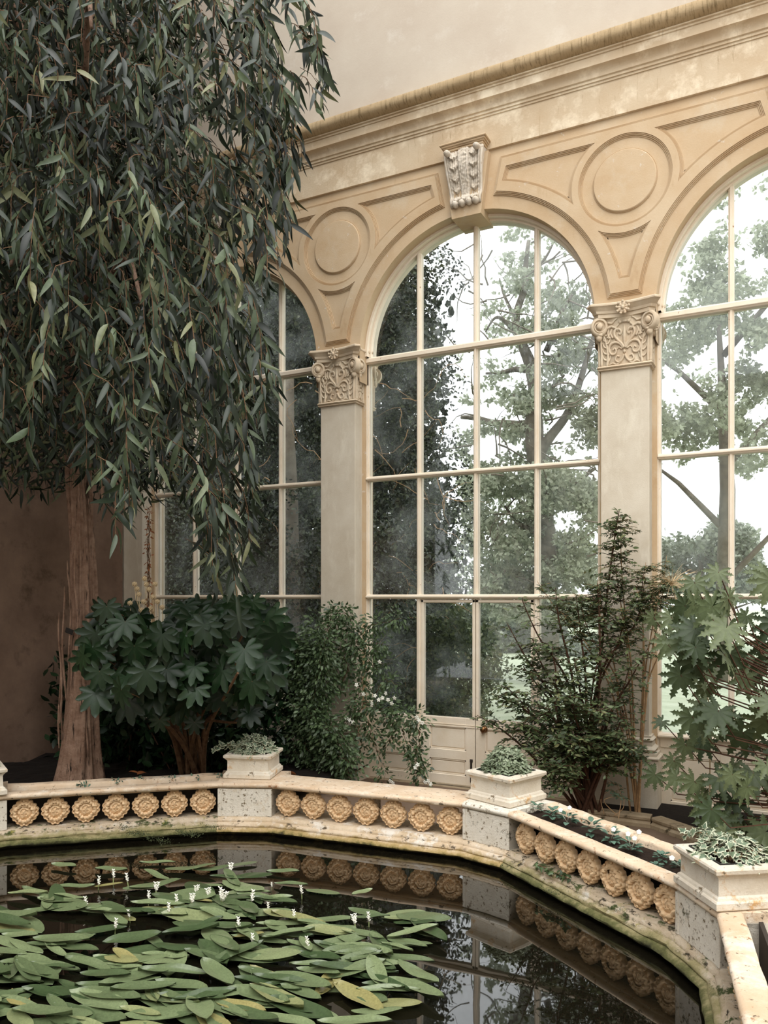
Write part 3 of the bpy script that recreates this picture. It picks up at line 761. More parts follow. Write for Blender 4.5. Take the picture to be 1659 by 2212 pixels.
# ---- planters
def make_planter(s_=1.0):
    root = empty('stone_planter')
    b_ = MB()
    def sq(mb, prof):
        for (e0, z0), (e1, z1) in zip(prof, prof[1:]):
            A = [(-e0,-e0,z0),(e0,-e0,z0),(e0,e0,z0),(-e0,e0,z0)]; B = [(-e1,-e1,z1),(e1,-e1,z1),(e1,e1,z1),(-e1,e1,z1)]
            mb.add(A + B, [(q, (q+1) % 4, 4+(q+1) % 4, 4+q) for q in range(4)])
    sq(b_, [(0, .002), (.200, .002), (.208, .010), (.208, .040), (.202, .047), (.196, .049), (.192, .060), (.182, .068), (.180, .155), (.10, .155)])
    b_.build('body', M['planter'], root)
    r_ = MB(); sq(r_, [(.170, .150), (.182, .150), (.185, .160), (.196, .170), (.200, .176), (.208, .180), (.210, .198), (.204, .207), (.160, .212), (.156, .205), (.156, .13)])
    r_.build('rim', M['planter'], root)
    s2 = MB(); s2.box(-.157, .157, -.157, .157, .12, .176); s2.build('soil', M['soil'], root)
    ln = MB()
    for a in range(4):
        ln.box(-.152, .152, -.153, -.148, .17, .216, Matrix.Rotation(a*math.pi/2, 4, 'Z'))
    ln.build('pot_liner', M['black'], root)
    return root
pl0 = make_planter()
PLN = [((-4.13, -1.985, .452), 19, .97, 'stone planter holding variegated ivy, on the left pedestal'),
       ((-1.935, -1.80, .452), -21, 1.03, 'stone planter holding plain grey green ivy, on the corner pedestal beside the pansy trough'),
       ((-.28, -3.16, .452), -55, 1.0, 'stone planter at the right edge above the end of the trough'),
       ((-5.66, -3.52, .452), 60, 1.0, 'stone planter on the far left pedestal of the pond')]
for i, (p, rz, s_, lab) in enumerate(PLN):
    o = pl0 if i == 0 else copy_tree(pl0); o.location = p; o.rotation_euler = (0, 0, R(rz)); o.scale = (s_, s_, s_)
    tag(o, lab, 'planter', 'ivy planters on the pedestals')

# ================================================================== LEAF SHAPES
def lance(wd=.13, bend=.10, fold=.25, seg=7, tipz=-.1):
    vs = []; fs = []
    for i in range(seg + 1):
        t = i/seg; w_ = wd*(math.sin(math.pi*min(1, t**.75)))**.9 + .004; x = bend*math.sin(t*math.pi*.5)*t; z = tipz*t*t
        vs += [(x - w_, t, z + w_*fold), (x, t, z), (x + w_, t, z + w_*fold)]
    for i in range(seg):
        a = i*3; fs += [(a, a+1, a+4, a+3), (a+1, a+2, a+5, a+4)]
    return vs, fs
def oval(wd=.3, seg=4, fold=.15, tipz=-.08, wave=0):
    vs = []; fs = []
    for i in range(seg + 1):
        t = i/seg; w_ = wd*(math.sin(math.pi*(t**.85)))**.7*.5*2*.5 + .01 if 0 < i < seg else .01
        z = tipz*t*t
        vs += [(-w_, t, z + w_*fold + wave*math.sin(t*9)), (0, t, z), (w_, t, z + w_*fold - wave*math.sin(t*7+1))]
    for i in range(seg):
        a = i*3; fs += [(a, a+1, a+4, a+3), (a+1, a+2, a+5, a+4)]
    return vs, fs
def palmate(n=8, cut=.42, wd=.17, spread=R(250), cut_edge=False, droop=.25, length=1.0):
    """star of lobes about the petiole at the origin, lobes towards +Y"""
    vs = [(0, 0, 0)]; fs = []
    for k in range(n):
        a = (k/(n-1) - .5)*spread; ln = length*(1 - .35*abs(k/(n-1) - .5)*2)
        ca, sa = math.cos(a), math.sin(a)
        def pt(r, off, z): return (r*sa + off*ca, r*ca - off*sa, z - droop*r*r)
        half = spread/(n-1)/2
        base = len(vs); rc = cut*ln
        stations = [(rc, rc*math.tan(half)*1.0), (rc + (ln-rc)*.3, wd*.62*ln), (rc + (ln-rc)*.6, wd*.60*ln), (rc + (ln-rc)*.85, wd*.28*ln)]
        if cut_edge: stations = [(rc, rc*math.tan(half)), (rc+(ln-rc)*.2, wd*.42*ln), (rc+(ln-rc)*.34, wd*.85*ln), (rc+(ln-rc)*.46, wd*.36*ln), (rc+(ln-rc)*.62, wd*.72*ln), (rc+(ln-rc)*.72, wd*.26*ln)]
        m_ = len(stations)
        for (r, w_) in stations: vs += [pt(r, -w_, .05*w_/wd*.6), pt(r, 0, -.03), pt(r, w_, .05*w_/wd*.6)]
        vs.append(pt(ln, 0, 0))
        fs += [(0, base+1, base), (0, base+2, base+1)]
        for q in range(m_-1):
            b_ = base + q*3; fs += [(b_, b_+1, b_+4, b_+3), (b_+1, b_+2, b_+5, b_+4)]
        b_ = base + (m_-1)*3; fs += [(b_, b_+1, b_+3), (b_+1, b_+2, b_+3)]
    return vs, fs
def ivyleaf(edge=True):
    out = [(0,-.02),(.30,-.18),(.28,.12),(.52,.30),(.26,.42),(.22,.62),(0,1.0),(-.22,.62),(-.26,.42),(-.52,.30),(-.28,.12),(-.30,-.18)]
    c = (0, .3); vs = [(c[0], c[1], .02)]; inn = [(c[0]+(x-c[0])*.74, c[1]+(y-c[1])*.74) for x, y in out]
    vs += [(x, y, 0) for x, y in inn] + [(x, y, -.05 - .08*abs(x)) for x, y in out]
    n = len(out); fs = [(0, 1+k, 1+(k+1) % n) for k in range(n)] + [(1+k, 1+n+k, 1+n+(k+1) % n, 1+(k+1) % n) for k in range(n)]
    return vs, fs, [0]*n + [1 if edge else 0]*n
QUAD = ([(-.28,0,.05),(0,-.05,0),(.28,0,.05),(.32,.55,.06),(0,.5,-.02),(-.32,.55,.06),(0,1,-.05)], [(0,1,4,5),(1,2,3,4),(5,4,6),(4,3,6)])
def unit(n):
    v = rng.normal(size=(n, 3)); return v / np.linalg.norm(v, axis=1)[:, None]

# ================================================================== IVY AND PANSIES
def make_ivy(loc, rz, seed, edge, n, lab, rx=.19, hgt=.11, leaf=.050, trail=True):
    root = empty('ivy_plant', loc, rz, lab, 'plant', 'ivy in the stone planters')
    r_ = np.random.default_rng(seed); pos = []; ax = []; nm_ = []
    for k in range(n):
        a = r_.uniform(0, 2*math.pi); rr = math.sqrt(r_.uniform(0, 1)); x = rx*rr*math.cos(a); y = rx*rr*math.sin(a)
        z = hgt*(1 - rr**2.2) * r_.uniform(.35, 1.05) + .02 + .02*noise.noise(Vector((x*18, y*18, seed)))
        pos.append((x, y, z)); d = np.array([math.cos(a), math.sin(a), r_.uniform(-.9, .1)]) + r_.normal(size=3)*.35
        ax.append(d); nm_.append(np.array([x*2.5, y*2.5, .9]) + r_.normal(size=3)*.35)
    if trail:
        for k in range(26):
            t = k/25; pos.append((-.17 - .17*t, -.02 - .05*t + .01*math.sin(k), .085 + .02*math.sin(k*1.3) - .05*t*t)); ax.append(r_.normal(size=3) + np.array([-.5, 0, -.3])); nm_.append(np.array([0, -.6, 1]) + r_.normal(size=3)*.3)
    vs, fs, mi = ivyleaf(edge)
    scatter('foliage', vs, fs, [M['ivy'], M['ivy_edge']] if edge else [M['ivy2'], M['ivy_edge']], pos, frames(ax, nm_), r_.uniform(.6, 1.1, len(pos))*leaf, root, mi)
    st = MB()
    for k in range(40):
        a = r_.uniform(0, 2*math.pi); rr = rx*.8*math.sqrt(r_.uniform(0, 1))
        st.tube([(rr*.3*math.cos(a), rr*.3*math.sin(a), -.02), (rr*.8*math.cos(a), rr*.8*math.sin(a), .05), (rr*math.cos(a), rr*math.sin(a), .07)], .0022, 4)
    if trail: st.tube([(-.17 - .17*k/9, -.02-.05*k/9, .08 - .05*(k/9)**2) for k in range(10)], .002, 4)
    st.build('stem', M['tan_twig'], root)
make_ivy((-4.13, -1.985, .63), R(19), 3, True, 520, 'cream edged variegated ivy mounded in the left stone planter', .185, .15)
make_ivy((-1.935, -1.80, .635), R(-21), 4, False, 1150, 'rounded mound of grey green ivy in the right stone planter', .19, .20, .037, False)
make_ivy((-.28, -3.16, .63), R(-55), 5, True, 260, 'ivy in the planter at the right edge')
make_ivy((-5.66, -3.52, .63), R(60), 6, True, 260, 'ivy in the far left planter')
M['pansy'] = leafmat('pansy_leaf', (.05,.11,.07), (.13,.22,.16), .5, .1)
PAN = [((1158,1747), 0, 1, 'tiny pansy seedling with a white bud, first in the trough beside the large planter'), ((1194,1763), 0, 1.15, 'leafy pansy plant without flowers, second in the trough'),
       ((1226,1778), 2, 1.25, 'pansy plant with two white flowers, third along the trough'), ((1278,1800), 0, 1.3, 'wide green pansy seedling in the middle of the trough'),
       ((1320,1815), 1, 1.15, 'pansy with one white flower leaning right, past the middle of the trough'), ((1363,1838), 3, 1.2, 'pansy with the fullest white flowers in the trough'),
       ((1430,1856), 0, .9, 'flat sprawling pansy seedling near the trough end'), ((1420,1872), 0, .7, 'small pansy seedling half hidden by the front coping'), ((1468,1872), 1, .8, 'pansy with a single white bloom against the right edge planter')]
po = oval(.62, 4, .25, -.25)
for i, (px, nf, s_, lab) in enumerate(PAN):
    p = atz(px[0], px[1] + 6, .415); root = empty('pansy', p, 0, lab, 'flower', 'pansies in the trough')
    r_ = np.random.default_rng(50 + i); n = 20; a = r_.uniform(0, 2*math.pi, n); e = r_.uniform(.0, 1.0, n)
    pos = np.stack([.018*np.cos(a), .018*np.sin(a), .012 + .045*e*s_], 1)*s_
    ax = np.stack([np.cos(a), np.sin(a), .1 + .7*e], 1)
    scatter('foliage', po[0], po[1], M['pansy'], pos, frames(ax, np.stack([-np.cos(a)*.4, -np.sin(a)*.4, np.ones(n)], 1)), r_.uniform(.030, .052, n)*s_, root)
    for k in range(nf):
        f = MB(); c = Vector((r_.uniform(-.05, .05), r_.uniform(-.04, .0), .085*s_ + .02*k)); Mq = Matrix.Rotation(R(60), 4, 'X') 
        for q in range(5):
            b_ = 2*math.pi*q/5 + .3; f.ball(c + Mq @ Vector((.008*math.cos(b_), .008*math.sin(b_), 0)), .009, .009, .003, 8, 5, Mq)
        f.tube([(0, 0, .02), (c.x*.7, c.y*.7, c.z*.7), c], .0016, 4)
        f.build('bloom', M['petal'], root, True)

# ================================================================== WATER HAWTHORN
padm = []
for k in range(8):
    r_ = random.Random(90 + k); wd = r_.uniform(.24, .42); n = 12; vs = []; fs = []
    bend = r_.uniform(-.15, .15); w1, w2 = r_.uniform(0, 6), r_.uniform(0, 6); curl = r_.uniform(-.02, .05)
    for i in range(n + 1):
        t = i/n; h_ = wd/2*(max(0, math.sin(math.pi*t))**.55); x = bend*math.sin(math.pi*t*.5)*t
        for q in (-1, -.5, 0, .5, 1):
            vs.append((x + q*h_, t, .010*math.sin(t*7 + w1) + abs(q)*curl + .008*math.sin(q*3 + t*9 + w2) - (.006 if q == 0 else 0)))
    for i in range(n):
        for q in range(4): a = i*5 + q; fs.append((a, a+1, a+6, a+5))
    me = bpy.data.meshes.new('floating_leaf'); me.from_pydata(vs, [], fs); me.materials.append(M['pad']); me.polygons.foreach_set('use_smooth', [True]*len(fs)); padm.append(me)
PADP = [(-40,1960),(60,1900),(166,1872),(260,1862),(330,1856),(420,1868),(520,1876),(600,1880),(660,1915),(760,1930),(800,1965),(905,1995),(900,2030),(880,2090),(780,2230),(-200,2230)]
npad = 0; tries = 0
r_ = random.Random(12)
extra = [(300,1866,.26,35), (205,1880,.24,20), (497,1872,.20,48), (575,1885,.24,20), (760,1938,.16,60), (850,1992,.26,8), (870,2012,.24,5), (820,1985,.22,12), (835,2030,.26,0), (660,1925,.25,5)]
while npad < 290 and tries < 9000:
    tries += 1
    if npad < len(extra): x, y, ln, an = extra[npad]; an = R(an)
    else:
        x, y = r_.uniform(-150, 930), r_.uniform(1858, 2225)
        if not inpoly(x, y, PADP): continue
        if r_.random() > (.35 + .65*(y > 1935)): continue
        if 560 < x < 760 and y < 1960 and r_.random() < .6: continue
        ln = r_.uniform(.20, .38); an = r_.gauss(.1, .45) + (math.pi if r_.random() < .3 else 0)
    p = atz(x, y, WAT + .008)
    if p.x < -5.0 and p.y > -3.2: continue
    o = bpy.data.objects.new('floating_leaf', padm[r_.randrange(8)]); col.objects.link(o)
    o.location = (p.x, p.y, WAT + .010 + r_.uniform(0, .014) + .00006*npad)
    o.rotation_euler = (r_.gauss(.03, .05), r_.gauss(0, .07), an + YAW - math.pi/2 - math.pi/2 + .5)
    o.scale = (ln*r_.uniform(.75, 1.15), ln, ln)
    tag(o, 'oblong green leaf floating on the pond among its many likes', 'leaf', 'floating leaves on the pond'); npad += 1
def make_hawthorn(seed, hgt=.055, forks=1):
    r_ = random.Random(seed); root = empty('water_hawthorn_flower'); f = MB(); s_ = MB()
    for k in range(forks):
        lean = Vector(((k - (forks-1)/2)*.5 + r_.uniform(-.12, .12), r_.uniform(-.15, .15), 1)).normalized()
        s_.tube([(0, 0, -.03), (lean.x*.004, lean.y*.004, .0), tuple(lean*.016)], .0035, 5)
        f.tube([lean*.012, lean*.035, lean*(hgt*.95)], [.006, .0055, .002], 6)
        for j in range(13):
            t = j/12; a = j*2.4; c = lean*(.012 + (hgt-.012)*t); d = Vector((math.cos(a), math.sin(a), 1.0 - .2*t)).normalized()
            rr = .013*(1 - .45*t)
            f.ball(c + d*rr*.7, .0036, .0036, .0095, 6, 5, d.to_track_quat('Z', 'Y').to_matrix().to_4x4())
    s_.build('stem', M['petal_stem'], root); f.build('spike', M['petal'], root, True)
    return root
HW = [(213,1905,1,'white flower spike at the far left edge of the leaves'), (245,1890,1,'upright white flower spike, second from the left bank'), (276,1898,1,'broad white flower spike beside a fallen petal'),
 (337,1918,2,'bristly white flower spike leaning right in the left middle'), (321,1938,1,'narrow white flower spike just below the bristly one'), (365,1965,1,'creamy flower spike at left end of the trio'),
 (383,1946,1,'tall curved flower spike in the middle of the trio'), (414,1944,2,'fan shaped white flower at right end of the trio'), (452,1930,2,'two pronged white flower above the trio'),
 (424,1924,2,'faded two pronged yellowish flower behind the trio'), (479,1940,3,'largest forked white flower on a long pale stem'), (498,1875,2,'white flower spike farthest out near the pedestal reflection'),
 (249,2000,1,'white flower spike low at left in the foreground'), (280,1975,1,'small budding flower spike left of centre'), (516,1998,1,'thin white flower spike on a large round leaf'),
 (545,2035,1,'white flower spike at the bottom edge near the middle'), (543,1942,1,'greenish budding flower spike right of the largest one'), (652,1925,1,'lone white flower spike beyond the leaves at right'),
 (587,1908,1,'tiny green bud among the far leaves'), (767,1990,2,'two pronged white flower near the right end of the leaves'), (797,1985,1,'upright white flower spike at the right end of the leaves'),
 (637,1980,1,'drooping pale flower bud by the round leaf'), (665,2040,1,'short white flower spike at the bottom right of the leaves'), (580,1958,1,'very small white bud in the leaf gap'), (188,1950,1,'curled pale green flower bud at the left edge')]
HT = {k: make_hawthorn(20 + k, .062 if k < 3 else .07, k) for k in (1, 2, 3)}; used = set()
for x, y, k, lab in HW:
    o = HT[k] if k not in used else copy_tree(HT[k]); used.add(k)
    p = atz(x, y + 14, WAT + .01); o.location = (p.x, p.y, WAT + .022); s_ = 1.0
    if 'tiny' in lab or 'very small' in lab: s_ = .55
    if 'small' in lab: s_ = .8
    if 'largest' in lab: s_ = 1.25
    o.rotation_euler = (r_.uniform(-.15, .15), r_.uniform(-.15, .15), r_.uniform(-.4, .4)); o.scale = (s_, s_, s_)
    tag(o, lab, 'flower', 'white water hawthorn flowers')

# ================================================================== BEDS
sb = MB(); LB = [(-7.62, 0.16), (-7.62, -6.5), (-5.95, -5.2), (-5.90, -3.75), (-5.62, -3.2), (-4.43, -2.10), (-4.12, -1.75), (-4.12, -1.2), (-4.10, -.35), (-4.12, .12)]
def bedfn(u, v):
    x = -7.62 + 4.1*u; y = -6.5 + 6.62*v
    return x, y
g_ = 60; vs = []; fs = []; idx = {}
for j in range(g_ + 1):
    for i in range(g_ + 1):
        x, y = bedfn(i/g_, j/g_); vs.append((x, y, .17 + .05*noise.noise(Vector((x*3, y*3, 0))) + .02*noise.noise(Vector((x*14, y*14, 5)))))
for j in range(g_):
    for i in range(g_):
        x, y = bedfn((i+.5)/g_, (j+.5)/g_)
        if inpoly(x, y, LB): a = j*(g_+1) + i; fs.append((a, a+1, a+g_+2, a+g_+1))
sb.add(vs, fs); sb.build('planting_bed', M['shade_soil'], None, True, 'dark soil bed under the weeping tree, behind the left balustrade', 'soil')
kb = empty('kerbed_bed', label='kerbed soil bed at the foot of the right pilaster', cat='bed')
KP = [Vector(v) for v in ((-1.70, .14), (-1.70, -.46), (-1.09, -.46), (.05, -1.36), (3.0, -1.8))]
for a, b_ in zip(KP[:-1], KP[1:]):
    d = (b_ - a); L_ = d.length; nst = max(1, round(L_/.6)); an = math.atan2(d.y, d.x)
    for k in range(nst):
        q = MB(); m_ = 10
        prof = [(.0, -.02), (-.012, .0), (-.012, .030), (-.002, .038), (.010, .046), (.012, .052), (.004, .060), (.002, .080), (.014, .092), (.11, .094), (.12, .0)]
        l0, l1 = L_*k/nst + .003, L_*(k+1)/nst - .003
        vs = [(l0 + (l1-l0)*j/m_, o_ + .004*noise.noise(Vector((a.x*5 + j + k*3, z*30, 1))), z) for j in range(m_+1) for o_, z in prof]
        kk = len(prof); q.add(vs, [(j*kk+i, (j+1)*kk+i, (j+1)*kk+i+1, j*kk+i+1) for j in range(m_) for i in range(kk-1)]); q.add(vs[:kk], [tuple(range(kk))]); q.add(vs[-kk:], [tuple(range(kk-1,-1,-1))])
        o = q.build('kerb_stone', M['kerb'], kb); o.location = (a.x, a.y, 0); o.rotation_euler = (0, 0, an)
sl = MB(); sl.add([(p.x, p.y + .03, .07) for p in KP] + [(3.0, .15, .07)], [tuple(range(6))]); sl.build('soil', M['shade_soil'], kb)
# fallen leaves and stones on the soil
dl = oval(.45, 5, .5, -.3)
for k, (x, y, lab) in enumerate([(275,1668,'long orange dead leaf on the dark soil left of the tree roots'), (296,1672,'small curled dead leaf beside the long orange one'), (440,1662,'upright dead leaf near the shrub stems'), (640,1672,'dead leaf on the soil right of the small planter'), (400,1668,'brown dead leaf at the shrub foot')]):
    p = atz(x, y, .25); q = MB(); q.add([(a*.12, b_*.12, c*.12) for a, b_, c in dl[0]], dl[1])
    o = q.build('dead_leaf', M['dryleaf'], None, True, lab, 'leaf', 'dead leaves on the soil'); o.location = (p.x, p.y, .245); o.rotation_euler = (.2, .3*k, 1.1*k - 1.2)

# ================================================================== THE WEEPING TREE
tree = empty('weeping_eucalyptus_tree', (-6.25, -1.95, .15), label='tall weeping tree with fibrous brown trunk and long hanging grey green leaves', cat='tree')
T0 = Vector(tree.location)
tb = MB(); hgt_ = 7.6
def trunk(u, v):
    a = 2*math.pi*u; z = v**1.4*hgt_
    r_ = .125 + .125*math.exp(-z/.35) + .03*math.exp(-z/1.5) - .006*z
    f = abs(noise.noise(Vector((math.cos(a)*2.6, math.sin(a)*2.6, z*.45))))*.055 + .025*abs(noise.noise(Vector((math.cos(a)*7, math.sin(a)*7, z*.8)))) + .02*math.exp(-z/.4)*math.sin(a*5)
    r_ += f - .02
    return Vector((r_*math.cos(a) - .02*z + .05*math.sin(z*.9), r_*math.sin(a) + .03*math.sin(z*.7), z - .1))
tb.grid(trunk, 96, 150, True); tb.build('trunk', M['bark'], tree, True)
st_ = MB()
for k in range(9):                                                   # peeling strips of bark
    a = R(200 + k*23); z0 = .1 + .25*k % 1.4
    st_.tube([trunk(a/(2*math.pi), 0) * .0 + Vector(((.17 + .06*math.exp(-z/.3))*math.cos(a) - .02*z, (.17 + .06*math.exp(-z/.3))*math.sin(a), z)) + Vector((.02*math.sin(z*6 + k), 0, 0)) for z in [z0 + q*.12 for q in range(10)]], [.004] + [.010]*8 + [.003], 5)
st_.build('bark_strip', M['bark'], tree)
EP = [(-260,-260),(620,-160),(705,120),(722,285),(690,250),(655,225),(662,340),(640,430),(622,520),(603,560),(606,640),(598,840),(572,960),(556,1050),(545,1200),(540,1300),(505,1325),(465,1300),(440,1200),(415,1080),(395,1020),(335,1060),(295,1130),(262,1185),(225,1140),(170,960),(100,980),(-260,1080)]
pos = []; ax = []; nm_ = []; sz = []; tw = MB(); r_ = np.random.default_rng(31)
hub = T0 + Vector((-.1, 0, 7.0)); ns = 0; tr_ = 0
while ns < 1050 and tr_ < 30000:
    tr_ += 1
    x, y = r_.uniform(-230, 722), r_.uniform(-200, 1325)
    if not inpoly(x, y, EP): continue
    if y > 960 and r_.random() < .12: continue
    dep = r_.uniform(4.7, 7.3) if y > 500 else r_.uniform(4.9, 7.6)
    B = atd(x, y, dep)
    if B.y > -.55 or B.x < -7.45: continue
    L_ = r_.uniform(.35, .95) if y > 300 else r_.uniform(.3, .7)
    out = Vector((B.x - T0.x, B.y - T0.y, 0)); od = out.length; out = out.normalized() if od > .01 else Vector((1, 0, 0))
    n = int(L_/.05); swirl = r_.uniform(-.12, .12); P = []
    for k in range(n + 1):
        t = k/n                                                       # 0 at the tip, 1 at the upper end
        p = B + Vector((0, 0, L_*t*(1 - .25*t))) - out*(L_*.45*t*t*min(1, od)) + Vector((swirl*math.sin(t*3), swirl*math.cos(t*3)-swirl, 0))*t
        P.append(p)
    tw.tube(P[::3] + [P[-1]], .0032, 3, False); ns += 1
    for k in range(n):
        if r_.random() < .12: continue
        a = k*2.4 + swirl*20; side_ = np.array([math.cos(a), math.sin(a), 0])
        d = side_*r_.uniform(.25, .85) + np.array([out.x*.25, out.y*.25, -1.0])*r_.uniform(.7, 1.3) + r_.normal(size=3)*.14
        pos.append(P[k]); ax.append(d); nm_.append(np.array([VIEW.x*-.6, VIEW.y*-.6, .5]) + r_.normal(size=3)*.65); sz.append(r_.uniform(.11, .215))
EL = [lance(.085, .26, .3, 8, -.16), lance(.105, -.22, .3, 8, -.28)]
pos = np.array([tuple(p) for p in pos]) - np.array(T0); ax = np.array(ax); nm_ = np.array(nm_); sz = np.array(sz)
fr_ = frames(ax, nm_)
for q in (0, 1):
    s_ = slice(q, None, 2); scatter('foliage', EL[q][0], EL[q][1], M['euc'], pos[s_], fr_[s_], sz[s_], tree)
tw.v = [tuple(Vector(v) - T0) for v in tw.v]; tw.build('hanging_twig', M['twig'], tree)
lb = MB()
for k in range(26):                                                   # limbs arching out of the trunk top
    a = R(-150 + 300*k/25 + 60); rr = r_.uniform(.6, 2.3); z0 = r_.uniform(3.4, 6.9); zt = r_.uniform(4.2, 8.6)
    e = Vector((rr*math.cos(a)*.8 + .35, rr*math.sin(a) - .5, 0))
    if T0.x + e.x < -7.4: e.x = -7.4 - T0.x
    if T0.y + e.y > -.5: e.y = -.5 - T0.y
    lb.tube(spline([(0, 0, z0), (e.x*.4, e.y*.4, z0 + (zt-z0)*.8), (e.x*.8, e.y*.8, zt), (e.x, e.y, zt - .5)], 5), [.045 - .0022*q for q in range(16)], 7)
lb.build('branch', M['bark'], tree, True)
n = 12000; a = r_.uniform(0, 2*math.pi, n); rr = 1.15*np.sqrt(r_.uniform(.05, 1, n)); z = r_.uniform(2.9, 8.8, n)
pin = np.stack([np.clip(rr*np.cos(a) + .1, -1.15, 3), np.clip(rr*np.sin(a), -3, 1.2), z], 1)
scatter('inner_foliage', EL[0][0], EL[0][1], M['euc'], pin, frames(r_.normal(size=(n, 3)) + [0, 0, -1.1], r_.normal(size=(n, 3))), r_.uniform(.12, .2, n), tree)
tg = MB(); tg.box(-.045, .045, -.004, .004, -.026, .026, bev=.003)
o = tg.build('plant_tag', M['black'], None, False, 'small dark plaque tied to the tree trunk', 'sign'); o.location = T0 + Vector((.06, -.185, 1.50)); o.rotation_euler = (0, R(18), R(8))

# ================================================================== FATSIA
def big_leaves(name, tm, mat, items, root, jitter=.25, seed=0):
    """items: (tip of the petiole, facing, length); lobes hang away from the stem"""
    r_ = np.random.default_rng(seed); pos = []; ax = []; nm_ = []; sz = []
    for p, ax_, n_, s_ in items:
        pos.append(tuple(p)); ax.append(np.array(ax_) + r_.normal(size=3)*jitter); nm_.append(np.array(n_) + r_.normal(size=3)*jitter*.6); sz.append(s_)
    return scatter(name, tm[0], tm[1], mat, pos, frames(ax, nm_), sz, root)
TC = np.array([-VIEW.x, -VIEW.y, .0])                                 # towards the viewer's side of the room
fs_ = empty('fatsia_shrub', (0, 0, 0), label='dark glossy fatsia shrub with big star shaped leaves under the weeping tree', cat='shrub')
base = Vector((-5.25, -1.45, .15)); items = []; stm = MB(); r2 = np.random.default_rng(8)
exp_ = [(528,1402,.19,5.9),(600,1368,.19,6.0),(515,1335,.17,6.1),(315,1448,.20,6.1),(262,1490,.18,6.0),(350,1370,.19,6.2),(402,1372,.19,6.2),(442,1350,.20,6.2),(290,1395,.19,6.2),(395,1470,.16,6.3),(215,1450,.17,6.2),(545,1300,.15,6.3),(575,1430,.17,6.3),(420,1440,.17,6.3),(230,1310,.16,6.4),(480,1440,.16,6.4),(300,1330,.17,6.4),(200,1400,.17,6.4),(505,1500,.14,6.5),(345,1555,.12,6.6),(420,1560,.12,6.6),(540,1540,.14,6.5)]
for x, y, s_, d in exp_: items.append((atd(x, y, d), (r2.uniform(-.3, .3), r2.uniform(-.2, .2), -1), TC*.75 + np.array([0, 0, .62]), s_))
FP = [(185,1330),(240,1300),(330,1320),(470,1290),(570,1290),(612,1350),(600,1450),(560,1540),(470,1520),(330,1530),(200,1500),(180,1430)]
k = 0
while k < 190:
    x, y = r2.uniform(180, 615), r2.uniform(1285, 1545)
    if not inpoly(x, y, FP): continue
    items.append((atd(x, y, r2.uniform(6.25, 7.4)), (r2.uniform(-.6, .6), r2.uniform(-.6, .3), -.9), TC*.8 + np.array([0, 0, .6]), r2.uniform(.15, .24))); k += 1
fs_.location = base
items = [(Vector(p) - base, a_, n_, s_) for p, a_, n_, s_ in items]
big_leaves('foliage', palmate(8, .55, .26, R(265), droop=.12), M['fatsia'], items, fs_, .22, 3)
for k in range(14):
    e = Vector(items[(k*11) % len(items)][0]); a = k*2.4
    stm.tube(spline([(.12*math.cos(a), .08*math.sin(a), 0), (e.x*.25 + .1*math.cos(a), e.y*.3, .6), tuple(e*.9 + Vector((0, 0, -.05)))], 4), [.026 - .002*q for q in range(9)], 6)
for k in range(0, len(items), 2):
    e = Vector(items[k][0]); stm.tube([e, e + Vector((-e.x*.12, -e.y*.12 + .05, -.08)), Vector((e.x*.6, e.y*.6 + .05, e.z*.85 - .1))], [.004, .004, .006], 4)
stm.build('stem', M['twig'], fs_)
fh = MB()
for k, (x, y) in enumerate([(291,1262),(300,1284),(316,1262),(322,1273),(330,1290),(312,1250),(340,1300),(350,1312),(310,1300),(281,1303),(325,1315),(296,1272),(335,1262),(305,1318)]):
    p = atd(x, y, 6.7) - base
    for q in range(26):
        z = 1 - 2*(q+.5)/26; a = q*2.4; rr = math.sqrt(1-z*z); fh.ball(p + Vector((rr*math.cos(a), rr*math.sin(a), z))*.020, .005, .005, .005, 4, 4)
    fh.ball(p, .017, .017, .017, 8, 6); fh.tube([p, p + Vector((.01, 0, -.12)), Vector((atd(312, 1345, 6.8) - base))], .003, 4)
fh.build('flower_head', M['straw'], fs_, label='pale cream round flower heads')

# grey green lobed plant at the right
tp = empty('rice_paper_plant', (.15, -.95, .07), label='large jagged grey green leaves entering from the right, above the kerbed bed', cat='shrub'); b2 = Vector(tp.location)
items = []; r2 = np.random.default_rng(17); st = MB()
ex = [(1478,1395,.24,6.1),(1440,1400,.17,6.3),(1480,1320,.20,6.2),(1470,1470,.20,6.0),(1495,1560,.22,5.9),(1415,1685,.15,6.4),(1462,1690,.15,6.2),(1500,1700,.17,6.0),(1455,1655,.13,6.4),(1430,1570,.10,6.4),(1500,1440,.22,6.0),(1480,1620,.15,6.1),(1500,1270,.18,6.3),(1450,1345,.16,6.3),(1412,1345,.13,6.5)]
for x, y, s_, d in ex: items.append((atd(x, y-12, d) - b2, (r2.uniform(-.5, .2), r2.uniform(-.3, .1), -.8), TC*.7 + np.array([0, 0, .65]), s_))
for k in range(95):
    x, y = r2.uniform(1500, 1800), r2.uniform(1230, 1800); items.append((atd(x, y, r2.uniform(5.5, 6.6)) - b2, (r2.uniform(-.8, .5), r2.uniform(-.5, .2), -.7), TC*.6 + np.array([0, 0, .7]), r2.uniform(.14, .24)))
big_leaves('foliage', palmate(9, .50, .19, R(280), True, .12), M['rice_paper_leaf'], items, tp, .2, 5)
for k in range(0, len(items)):
    e = Vector(items[k][0]); st.tube([e, e*.9 + Vector((.05, .05, -.10)), Vector((e.x*.3 + .1, e.y*.3, max(.2, e.z*.7)))], [.004, .005, .007], 4)
for k in range(5): st.tube([(.1*k - .1, .05, 0), (.12*k - .1, 0, .9), (.2*k - .1, -.1, 1.9)], [.022, .018, .010], 6)
st.build('stem', M['dark_twig'], tp)

